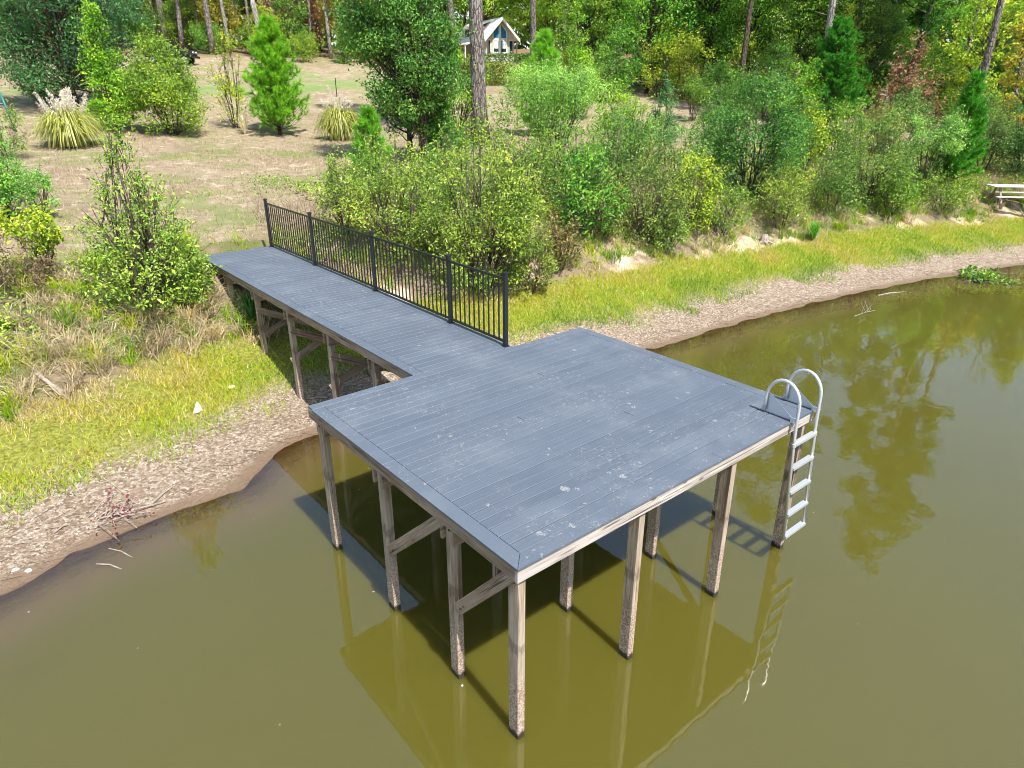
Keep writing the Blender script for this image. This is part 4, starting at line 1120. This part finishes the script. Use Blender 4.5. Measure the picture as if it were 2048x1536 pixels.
# gable windows
def pane(name, pts, mat, y=-.05, frame=True):
    n = len(pts); P = np.array(pts, float); ce = P.mean(0)
    mb = MB(); mb.add([(x, y, z) for x, z in P] + [(x, y + .03, z) for x, z in P], [(k, (k + 1) % n, n + (k + 1) % n, n + k) for k in range(n)], [(0, k + 1, k) for k in range(1, n - 1)])
    f = mb.build(name, M['cream_trim'], cb)
    I = ce + (P - ce) * np.array([.72, .86]); mb = MB()
    mb.add([(x, y - .012, z) for x, z in I] + [(x, y, z) for x, z in I], [(k, (k + 1) % n, n + (k + 1) % n, n + k) for k in range(n)], [(0, k + 1, k) for k in range(1, n - 1)])
    mb.build('pane', mat, f)
    return f
for sx in (-1, 1):
    o_ = lambda x: sx * x
    order = (lambda L: L if sx > 0 else L[::-1])
    pane('gable_window', order([(o_(.03), 2.22), (o_(.82), 2.22), (o_(.82), 2.92), (o_(.03), 3.66)]), M['window_glass'])
    lw = pane('window', order([(o_(.03), .30), (o_(.82), .30), (o_(.82), 2.17), (o_(.03), 2.17)]), M['dark_glass'])
    for z0, z1 in ((.50, .98), (1.30, 1.98)):
        mb = MB(); mb.box((o_(.425), -.066, (z0 + z1) / 2), (.46, .008, z1 - z0)); mb.build('blind', M['blind'], lw)
    pane('window', order([(o_(1.02), .30), (o_(1.52), .30), (o_(1.52), 2.17), (o_(1.02), 2.17)]), M['dark_glass'])
def hedge(px, D, L, Wd, Hh, label, seed, color, rz=0.0, zoff=0.0):
    p, mp = polar(px, D); rg = np.random.default_rng(seed)
    t = thing('hedge', (p[0], p[1], p[2] + zoff), label, 'hedge', 'clipped hedges in front of the cabin', rz=-YAW + rz)
    n = int(22 * (2 * L * Hh + 2 * Wd * Hh + L * Wd) / .16)
    q = rg.uniform(-1, 1, (n, 3)); ax = rg.integers(0, 3, n); q[np.arange(n), ax] = np.sign(q[np.arange(n), ax]) * rg.uniform(.86, 1.03, n)
    q = q / (np.abs(q) ** 5).sum(1, keepdims=True) ** .2 * rg.uniform(.9, 1.03, (n, 1))
    Pp = q * np.array([L / 2, Wd / 2, Hh / 2]) + np.array([0, 0, Hh / 2]); Pp[:, 2] = np.maximum(Pp[:, 2], .02)
    mb = MB(); add_leaves(mb, Pp, unit(q) + rg.normal(size=q.shape) * .5, .17, rg, .6); mb.build('foliage', M['leaf'], t, color=color)
    mb = MB()
    for k in range(int(L * 2)):
        x = (k + .5) / int(L * 2) * L - L / 2; mb.tube([(x, 0, -.1), (x + .1, .1, Hh * .7)], [.03, .015], 5)
    mb.build('stem', M['twig'], t)
HG = (.10, .155, .03)
hedge(1014, 76.4, 6.6, 2.0, 1.9, 'dark back hedge right under the cabin windows', 1, (.075, .135, .03))
hedge(940, 75.6, 3.4, 2.0, 1.5, 'hedge below the porch left of the pine trunk', 2, (.12, .17, .03))
hedge(1002, 69, 4.6, 2.0, 1.7, 'lighter front hedge on the lawn below the cabin', 3, (.14, .17, .035))
hedge(985, 73, 2.6, 1.8, 1.5, 'small rounded hedge between the two larger hedges', 4, HG)

# ------------------------------------------------------------------ off-road vehicle
vp, mpv = at(345, 127)
M['car_paint'] = plain('car_paint', (.006, .008, .012), .18, 0, .8)
M['rubber'] = plain('rubber', (.012, .012, .012), .8)
M['car_glass'] = plain('car_glass', (.008, .012, .018), .1, 0, .35)
M['chrome_lamp'] = plain('chrome_lamp', (.7, .7, .7), .2, .5)
car = thing('off_road_vehicle', vp, 'black boxy off-road vehicle parked behind the bushes on the field', 'car', rz=-YAW + math.radians(8))
def extr(poly, w, name, mat, parent, y0=0.0):
    n = len(poly); mb = MB()
    V = [(x, y0 - w / 2, z) for x, z in poly] + [(x, y0 + w / 2, z) for x, z in poly]
    mb.add(V, [(k, (k + 1) % n, n + (k + 1) % n, n + k) for k in range(n)], [(0, k + 1, k) for k in range(1, n - 1)][::-1] + [(n, n + k, n + k + 1) for k in range(1, n - 1)])
    return mb.build(name, mat, parent)
extr([(-2.05, .55), (2.0, .55), (2.1, .75), (2.05, 1.12), (.75, 1.2), (-2.08, 1.2)], 1.55, 'body', M['car_paint'], car)
extr([(-2.0, 1.202), (.72, 1.202), (.42, 1.80), (-1.95, 1.80)], 1.45, 'cabin', M['car_glass'], car)
extr([(-2.02, 1.802), (.46, 1.802), (.40, 1.88), (-1.98, 1.88)], 1.50, 'roof', M['car_paint'], car)
for x in (-1.96, -.9, .1):
    for s in (-1, 1):
        mb = MB(); mb.box((x, s * .735, 1.5), (.12, .03, .60)); mb.build('pillar', M['car_paint'], car)
mb = MB(); mb.box((-2.2, .1, 1.05), (.2, .7, .7)); mb.build('spare_wheel', M['rubber'], car)
for x in (-1.35, 1.35):
    for s in (-1, 1):
        mb = MB(); mb.tube([(x, s * .66, .40), (x, s * .90, .40)], .40, 18); w_ = mb.build('wheel', M['rubber'], car)
        mb = MB(); mb.tube([(x, s * .88, .40), (x, s * .91, .40)], .22, 12); mb.build('rim', M['chrome_lamp'], w_)
        extr([(x - .6, .62), (x - .42, .95), (x + .42, .95), (x + .6, .62), (x + .5, .62), (x + .36, .86), (x - .36, .86), (x - .5, .62)], .16, 'fender', M['rubber'], car, s * .86)
for s in (-1, 1):
    mb = MB(); mb.tube([(2.08, s * .5, .95), (2.13, s * .5, .95)], .11, 12); mb.build('headlight', M['chrome_lamp'], car)
mb = MB(); mb.box((2.2, 0, .58), (.16, 1.6, .18)); mb.build('bumper', M['rubber'], car)

# ------------------------------------------------------------------ green pipe frame, picnic table, thin stakes
M['green_paint'] = plain('green_paint', (.015, .13, .12), .45, 0, .5, .3)
p, mp = at(30, 262)
fr = thing('pipe_frame', p, 'leaning dark green pipe post with a crossbar at the left edge', 'post', rz=-YAW)
mb = MB(); mb.tube([(0.06, 0, -.1), (-.22, 0, 1.72)], .055, 8); mb.build('post', M['green_paint'], fr, smooth=True)
mb = MB(); mb.tube([(-.15, 0, 1.22), (-1.9, .1, 1.20)], .045, 8); mb.build('crossbar', M['green_paint'], fr, smooth=True)
mb = MB(); mb.tube([(-1.9, .1, 1.3), (-2.2, .1, -.15)], .055, 8); mb.build('post', M['green_paint'], fr, smooth=True)

p, mp = at(1995, 416)
M['grey_wood'] = wood_material('grey_wood', (.36, .34, .31), (.58, .56, .52), (.74, .72, .68))
tb = thing('picnic_table', p, 'bleached grey wooden picnic table in the weeds at the right edge', 'picnic table', rz=-YAW - math.radians(7))
TLn = 2.3; X0 = -.55
for k in range(4):
    timber('table_board', (X0, -.30 + k * .19, .78), (X0 + TLn, -.30 + k * .19, .78), .175, .04, M['grey_wood'], tb)
for y in (-.78, .70):
    timber('bench_board', (X0 - .03, y, .42), (X0 + TLn, y, .42), .22, .04, M['grey_wood'], tb)
for x in (X0 + .35, X0 + TLn - .35):
    timber('leg', (x, -.62, -.1), (x, -.18, .755), .04, .09, M['brace_wood'], tb, up=(1, 0, 0))
    timber('leg', (x, .54, -.1), (x, .10, .755), .04, .09, M['brace_wood'], tb, up=(1, 0, 0))
    timber('cross_beam', (x + .045, -.85, .375), (x + .045, .78, .375), .04, .045, M['brace_wood'], tb)
    timber('cross_beam', (x + .045, -.36, .735), (x + .045, .34, .735), .04, .045, M['brace_wood'], tb)
for px, py, ln, dx, lb in ((1008, 580, .55, .12, 'pale stick leaning up from the grass behind the railing end'), (128, 792, .95, -.35, 'bleached white branch lying down the left bank')):
    p, mp = at(px, py)
    mb = MB()
    if dx > 0: mb.tube([(0, 0, 0), (.06, .02, ln * .5), (.14, .03, ln)], [.022, .02, .014], 6)
    else: mb.tube([(0.02, -.05, .05), (-.12, .2, .16), (-.32, .55, .42)], [.05, .045, .03], 7)
    props(mb.build('stick', M['dead_wood'], loc=p), lb, 'stick')
p, mp = at(674, 195)
mb = MB(); mb.tube([(0, 0, -.1), (0, 0, 1.3)], .03, 6); props(mb.build('stake', M['rubber'], loc=p), 'thin dark stake beside the plumes of the right pampas grass', 'stake')
p, mp = at(1527, 484); mb = MB(); rg = np.random.default_rng(8)
mb.tube([(0, 0, -.05), (.02, 0, .22), (.03, .01, .30)], [.17, .13, .09], 9)
for k in range(6):
    a = k * 1.05; mb.tube([(0, 0, .1), (math.cos(a) * .35, math.sin(a) * .35, -.02)], [.06, .02], 5)
props(mb.build('stump', M['dead_wood'], loc=p), 'weathered grey stump with roots at the edge of the sandy scar', 'stump')

# ------------------------------------------------------------------ litter and driftwood on the shore
M['red_leaf'] = plain('red_leaf', (.17, .03, .04), .6, 0, .3, .6)
p, mp = at(215, 1035)
bt = thing('fallen_branch', p, 'fallen branch with dark red leaves lying at the water edge', 'branch')
rg = np.random.default_rng(12); mb = MB(); lbm = MB()
for k in range(13):
    a = rg.uniform(-2.2, 1.2); L = rg.uniform(.25, .75)
    s0 = np.array([rg.uniform(-.25, .2), rg.uniform(-.2, .15), .04]); e_ = s0 + np.array([math.cos(a) * L, math.sin(a) * L, rg.uniform(-.02, .12)])
    mb.tube([s0, (s0 + e_) / 2 + np.array([0, 0, .05]), e_], [.008, .006, .003], 5)
    C = s0 + (e_ - s0) * rg.uniform(.2, 1, 7)[:, None] + rg.normal(0, .05, (7, 3)) + np.array([0, 0, .03])
    add_leaves(lbm, C, rg.normal(size=(7, 3)) + np.array([0, 0, 1.2]), .055, rg, .6)
mb.tube([(-.1, 0, .04), (.4, -.12, .06), (.8, -.10, .02)], [.014, .012, .008], 6)
mb.build('twigs', M['dead_wood'], bt); lbm.build('leaves', M['red_leaf'], bt)
STK = [((300, 1012), (352, 978), .016, 'pair of straight pale sticks lying on the litter above the water'), ((362, 982), (379, 986), .032, 'short thick white piece of driftwood above the waterline'),
       ((205, 955), (262, 1002), .008, 'thin reed stalk lying across the left shore litter'), ((488, 906), (530, 909), .011, 'thin grey stick by the waterline beside the dock'),
       ((110, 1072), (140, 1050), .012, 'thin stick left of the red leaved branch'), ((620, 802), (655, 799), .018, 'pale stick beneath the dock corner on the mud')]
for (a0, b0), (a1, b1), r_, lb in STK:
    q0, _ = at(a0, b0); q1, _ = at(a1, b1)
    mb = MB(); m_ = (q0 + q1) / 2; up = np.array([0, 0, .02])
    mb.tube([q0 - m_ + up, np.array([.01, .02, .035]), q1 - m_ + up], [r_, r_ * .9, r_ * .6], 6)
    props(mb.build('stick', M['dead_wood'], loc=m_), lb, 'stick')
WST = [((218, 1097), (272, 1118), .008, 'thin bent reed floating off the left shore'), ((1756, 591), (1812, 583), .018, 'straight tan reed floating off the far shore'),
       ((193, 1128), (250, 1140), .01, 'dark twig breaking the water near the left shore')]
for (a0, b0), (a1, b1), r_, lb in WST:
    q0, q1 = on_water(a0, b0), on_water(a1, b1); m_ = (q0 + q1) / 2
    mb = MB(); mb.tube([q0 - m_, np.array([0, .05, .012]), q1 - m_ + np.array([0, 0, -.01])], [r_, r_, r_ * .6], 6)
    props(mb.build('stick', M['dead_wood'], loc=m_), lb, 'stick')
q = on_water(1730, 628); mb = MB(); rg = np.random.default_rng(4)
mb.tube([(-.45, .1, .0), (0, 0, .05), (.5, -.05, .02)], [.009, .009, .005], 5)
for k in range(7):
    s0 = np.array([-.25 + k * .1, 0.0, .04]); mb.tube([s0, s0 + np.array([rg.uniform(-.1, .3), rg.uniform(-.2, .3), rg.uniform(.05, .35)])], [.005, .002], 4)
props(mb.build('drift_twig', M['dead_wood'], loc=q), 'forked dead twig floating in open water off the far shore', 'twig')
q = on_water(1945, 562)
lt = thing('leafy_branch', q, 'fresh green leafy branch floating at the far right shore', 'branch'); rg = np.random.default_rng(9)
mb = MB(); lv = MB()
for k in range(16):
    a = rg.uniform(-.9, 1.2); L = rg.uniform(.4, 1.5); s0 = np.array([-.5 + rg.uniform(0, .5), rg.uniform(-.2, .2), .0])
    e_ = s0 + np.array([math.cos(a - .6) * L, math.sin(a - .6) * L, rg.uniform(.02, .5) * (1 - .4 * L)]); mb.tube([s0, e_], [.016, .005], 5)
    C = s0 + (e_ - s0) * rg.uniform(.3, 1.05, 40)[:, None] + rg.normal(0, .09, (40, 3)); C[:, 2] = np.abs(C[:, 2]) + .01
    add_leaves(lv, C, rg.normal(size=(40, 3)) + np.array([0, 0, 1]), .14, rg, .55)
mb.build('stem', M['twig'], lt); lv.build('foliage', M['leaf'], lt, color=(.16, .26, .05))
M['white_paper'] = plain('white_paper', (.66, .65, .61), .7)
for px, py, sz, lb, sd in ((396, 826, .11, 'upright white scrap standing in the shore grass', 1), (463, 776, .07, 'flat white stone on the sandy patch of the grass', 2), (58, 1143, .04, 'white stone on the wet mud at the left', 3), (32, 1146, .035, 'smaller pale stone left on the wet mud', 4)):
    p, mp = at(px, py); rg = np.random.default_rng(sd); mb = MB()
    if sd == 1:
        mb.add([(-.09, 0, 0), (.10, .02, 0), (.05, .05, .19), (.02, .02, .21), (-.02, -.07, .02)], None, [(0, 1, 2), (0, 2, 3), (0, 4, 1), (4, 0, 3), (1, 4, 2), (4, 3, 2)])
    else:
        n = 7; rr = sz * rg.uniform(.7, 1.2, n); an = np.arange(n) * 6.283 / n
        ring = np.stack([np.cos(an) * rr * 1.4, np.sin(an) * rr, np.zeros(n)], -1)
        V = np.concatenate([ring, ring * .7 + np.array([0, 0, sz * .5]), [[0, 0, sz * .62]]])
        mb.add(V, [(k, (k + 1) % n, n + (k + 1) % n, n + k) for k in range(n)], [(n + k, n + (k + 1) % n, 2 * n) for k in range(n)])
    props(mb.build('white_scrap' if sd == 1 else 'stone', M['white_paper'], loc=p), lb, 'litter' if sd == 1 else 'stone')

# ------------------------------------------------------------------ grass and leaf litter (nobody could count them)
def scatter(n, xr, yr, dens, seed):
    rg = np.random.default_rng(seed)
    x = rg.uniform(*xr, n); y = rg.uniform(*yr, n); s = sdist(x, y)
    k = rg.uniform(0, 1, n) < dens(x, y, s)
    x, y, s = x[k], y[k], s[k]
    return x, y, s, gz(x, y, s), rg
def blades(name, pts, length, width, lean, tint, label, seg=1, curl=.5):
    x, y, s, z, rg = pts; n = len(x)
    a = rg.uniform(0, 6.283, n); L = length(x, y, s, rg); ln = rg.uniform(.1, 1, n) * lean
    d = np.stack([np.cos(a) * ln, np.sin(a) * ln, np.ones(n)], -1); d = unit(d)
    b = rg.uniform(0, 6.283, n); w = np.stack([np.cos(b), np.sin(b), np.zeros(n)], -1) * (width * rg.uniform(.7, 1.3, n))[:, None] * .5
    P = np.stack([x, y, z - .01], -1); t = tint(x, y, s, rg)
    mb = MB()
    if seg == 1:
        V = np.stack([P - w, P + w, P + d * L[:, None]], 1)
        mb.add(V.reshape(-1, 3), None, np.arange(3 * n).reshape(-1, 3), np.repeat(t, 3))
    else:
        m = P + d * (L * .55)[:, None]
        d2 = unit(d + np.stack([np.cos(a) * curl, np.sin(a) * curl, -np.full(n, curl * .6)], -1))
        e_ = m + d2 * (L * .5)[:, None]
        V = np.stack([P - w, P + w, m + w * .75, m - w * .75, e_], 1)
        i = np.arange(n)[:, None] * 5
        mb.add(V.reshape(-1, 3), i + np.array([[0, 1, 2, 3]]), i + np.array([[3, 2, 4]]), np.repeat(t, 5))
    o = mb.build(name, M['grass']); return props(o, label, 'grass', kind='stuff')
def patch(x, y, f, seed): return fbm(x * f, y * f, seed, 4)
def d_shore(x, y, s):
    n = patch(x, y, 1.1, 21); e = s + (n - .5) * 1.5
    m = np.clip((e - 1.25) / .8, 0, 1) ** 1.4 * np.clip((3.95 + (patch(x, y, .8, 5) - .5) * .8 - s) / .35, 0, 1)
    bare = np.clip((patch(x, y, .55, 77) - .60) / .08, 0, 1) * (x < 2.5)
    dock_shade = np.where((x > 1.7) & (x < 3.4) & (y > 7), .35, 1)
    return m * (1 - .85 * bare) * dock_shade * np.clip(1.15 - np.maximum(x - 12, 0) * .02, .45, 1)
def t_shore(x, y, s, rg):
    n = patch(x, y, .7, 33); left = np.clip((2.5 - x) / 3, 0, 1)
    t = .78 - .20 * np.clip((s - 2.4) / 1.0, 0, 1) * (.45 + .95 * left) + (n - .5) * .5 + rg.normal(0, .09, len(x)) - .3 * (rg.uniform(0, 1, len(x)) < .07) + .10 * np.clip((2.0 - s) / .6, 0, 1)
    return np.clip(t, .35, 1)
blades('shore_grass', scatter(760000, (-8, 36), (2, 14), d_shore, 1), lambda x, y, s, rg: rg.uniform(.05, .17, len(x)) * (.6 + .8 * patch(x, y, 2, 3)), .019, 1.3, t_shore, 'short yellow-green grass along the shore', 1)
def d_bank(x, y, s):
    n = patch(x, y, .7, 41)
    left = (x < 2.0)
    off = ~((x > 1.35) & (x < 3.7) & (y > 4) & (y < 14.5) & (s > 5.0))
    band = off * np.where(left, np.clip((s - 3.5) / .5, 0, 1) * np.clip((8.6 - s) / 1.5, 0, 1), np.clip((s - 3.75 - (n - .5) * 1.4) / .4, 0, 1) * np.clip((8.0 - s) / 2, 0, 1) * np.clip((n - .26) / .12, 0, 1) * np.where(s < 5.5, 1.6, 1))
    return band * (.45 + .55 * n)
def t_bank(x, y, s, rg):
    n = patch(x, y, .6, 52); lft = x < 2.0
    green = np.clip((n - .45) / .12, 0, 1)
    t = np.where(rg.uniform(0, 1, len(x)) < np.where(lft, .25 + .5 * green, .5 + .35 * green), rg.uniform(.70, .97, len(x)), rg.uniform(.16, .48, len(x)))
    return t
def join_pts(*P):
    return tuple(np.concatenate([p[k] for p in P]) for k in range(4)) + (P[0][4],)
def clumps(n, per, xr, yr, dens, seed, spread_):
    x, y, s, z, rg = scatter(n, xr, yr, dens, seed)
    k = np.repeat(np.arange(len(x)), per); size = rg.uniform(.35, 1.25, len(x)) * (.55 + .9 * patch(x, y, .9, 19)); kind = t_bank(x, y, s, rg)
    X = x[k] + rg.normal(0, spread_, len(k)); Y = y[k] + rg.normal(0, spread_, len(k)); S = sdist(X, Y)
    return (X, Y, S, gz(X, Y, S), rg), size[k], np.clip(kind[k] + rg.normal(0, .06, len(k)), 0, 1)
for args, lb in (((4200, 42, (-9, 2.0), (5, 22), d_bank, 2, .07), 'tall tufts of pale dry and green grass on the left bank'), ((7800, 30, (2.0, 40), (3, 22), d_bank, 12, .08), 'weedy tufts of grass on the bank under the bushes')):
    pts, size, kind = clumps(*args)
    blades('bank_grass', pts, lambda x, y, s, rg: rg.uniform(.25, .68, len(x)) * size, .019, 1.0, lambda x, y, s, rg: kind, lb, 2, .9)
def d_brush(x, y, s): return np.clip((s - 4.3) / .6, 0, 1) * np.clip((11 - s) / 3, 0, 1) * np.clip((patch(x, y, .45, 14) - .36) / .12, 0, 1) * (x > 4.0)
blades('bank_brush', scatter(90000, (-9, 42), (3, 22), d_brush, 13), lambda x, y, s, rg: rg.uniform(.25, .85, len(x)) * (.5 + patch(x, y, .8, 15)), .012, .8, lambda x, y, s, rg: rg.uniform(0, .12, len(x)), 'brown tangled dead stems under the bushes', 2, .4)
def d_field(x, y, s):
    n = patch(x, y, .5, 61)
    return ~((x > 1.4) & (x < 3.7) & (y < 14.15)) * np.clip((s - 6.3) / .5, 0, 1) * np.clip((38 - s) / 14, 0, 1) * (.25 + .75 * np.clip((n - .35) / .3, 0, 1)) * np.clip(1.2 - s / 40, 0, 1)
def t_field(x, y, s, rg):
    n = patch(x, y, .35, 71); g = np.clip((n - .57) / .06, 0, 1) + np.exp(-((x - 2.2) ** 2 + (y - 15.8) ** 2) / 3.0)
    return np.where(rg.uniform(0, 1, len(x)) < g * .75 + .05, rg.uniform(.76, 1, len(x)), rg.uniform(.0, .42, len(x)))
blades('field_grass', scatter(420000, (-12, 46), (8, 46), d_field, 3), lambda x, y, s, rg: rg.uniform(.04, .17, len(x)) * (.5 + 1.1 * patch(x, y, .8, 9)), .018, 1.4, t_field, 'short dried grass of the field', 1)
def d_weed(x, y, s): return np.clip((s - 4.4) / .8, 0, 1) * np.clip((np.where(x > 5, 17, 8.5) - s) / 4, 0, 1) * np.clip((patch(x, y, .5, 81) - .36) / .1, 0, 1) * ((x > 3.9) | (x < 1.3)) * np.clip((x - 5 + 40 * ((s < 7) & ((x < 1.2) | (x > 3.9)))) / 3, 0, 1)
x, y, s, z, rg = scatter(310000, (-9, 46), (3, 24), d_weed, 4)
mb = MB(); n = len(x); C = np.stack([x, y, z + rg.uniform(0, 1, n) ** .8 * (.10 + 1.15 * np.clip(patch(x, y, 1.0, 4) - .3, 0, 1))], -1)
add_leaves(mb, C, rg.normal(size=(n, 3)) * .6 + np.array([0, 0, .8]), .095, rg, .5, np.clip(patch(x, y, .7, 6) * 1.2 - .1 + rg.normal(0, .2, n), 0, 1), .12)
props(mb.build('bank_weeds', M['leaf'], color=(.18, .27, .04)), 'low leafy weeds between the bushes', 'weeds', kind='stuff')
def d_lit(x, y, s):
    n = patch(x, y, 1.4, 91)
    return np.clip((s - .12) / .4, 0, 1) * np.clip((2.4 + (n - .5) * 1.2 - s) / .8, 0, 1) * (.3 + .7 * np.clip((n - .35) / .25, 0, 1))
x, y, s, z, rg = scatter(90000, (-8, 36), (2, 13), d_lit, 5); n = len(x)
mb = MB(); add_leaves(mb, np.stack([x, y, z + .008], -1), rg.normal(size=(n, 3)) * .35 + np.array([0, 0, 1]), .034, rg, .45, np.clip(rg.beta(1.8, 1.8, n), 0, 1), .05)
props(mb.build('leaf_litter', M['litter']), 'pale dead leaves and chips strewn on the shore', 'leaf litter', kind='stuff')
def d_tw(x, y, s): return np.clip((s - .02) / .2, 0, 1) * np.clip((1.3 - s) / .5, 0, 1)
x, y, s, z, rg = scatter(6500, (-8, 34), (2, 12), d_tw, 6); mb = MB()
for xx, yy, zz in list(zip(x, y, z))[:4200]:
    a = rg.normal(.15, .7); L = rg.uniform(.06, .38); d = np.array([math.cos(a), math.sin(a), 0]) * L
    mb.tube([(xx, yy, zz + .01), (xx + d[0], yy + d[1], zz + .02)], rg.uniform(.002, .0055), 3, rg.uniform(0, .6), cap=False)
props(mb.build('twig_debris', M['litter']), 'fine twigs and reed stems washed up along the waterline', 'debris', kind='stuff')

def d_wat(x, y, s): return np.where(s < -.1, .25 + .75 * np.clip((s + 4) / 4, 0, 1), 0)
x, y, s, z, rg = scatter(380, (-6, 30), (-4, 8), d_wat, 8); n = len(x)
mb = MB(); add_leaves(mb, np.stack([x, y, np.full(n, .006)], -1), rg.normal(size=(n, 3)) * .12 + np.array([0, 0, 1]), .03, rg, .6, rg.uniform(.2, 1, n), .02)
props(mb.build('floating_specks', M['litter']), 'tiny leaf bits and specks floating on the pond', 'leaf litter', kind='stuff')

# labels that several things share get the place that tells them apart
same = {}
for o in list(bpy.data.objects):
    if o.parent is None and o.get('label'): same.setdefault(o['label'], []).append(o)
for lb, L in same.items():
    if len(L) > 1:
        L.sort(key=lambda o: (np.array(o.location) - np.array(CAM)) @ _r / ((np.array(o.location) - np.array(CAM)) @ _f))
        for k, o in enumerate(L):
            o['label'] = f"{lb}, {('left', 'right')[k]} one of two" if len(L) == 2 else f"{lb}, {ORD[k]} from the left"
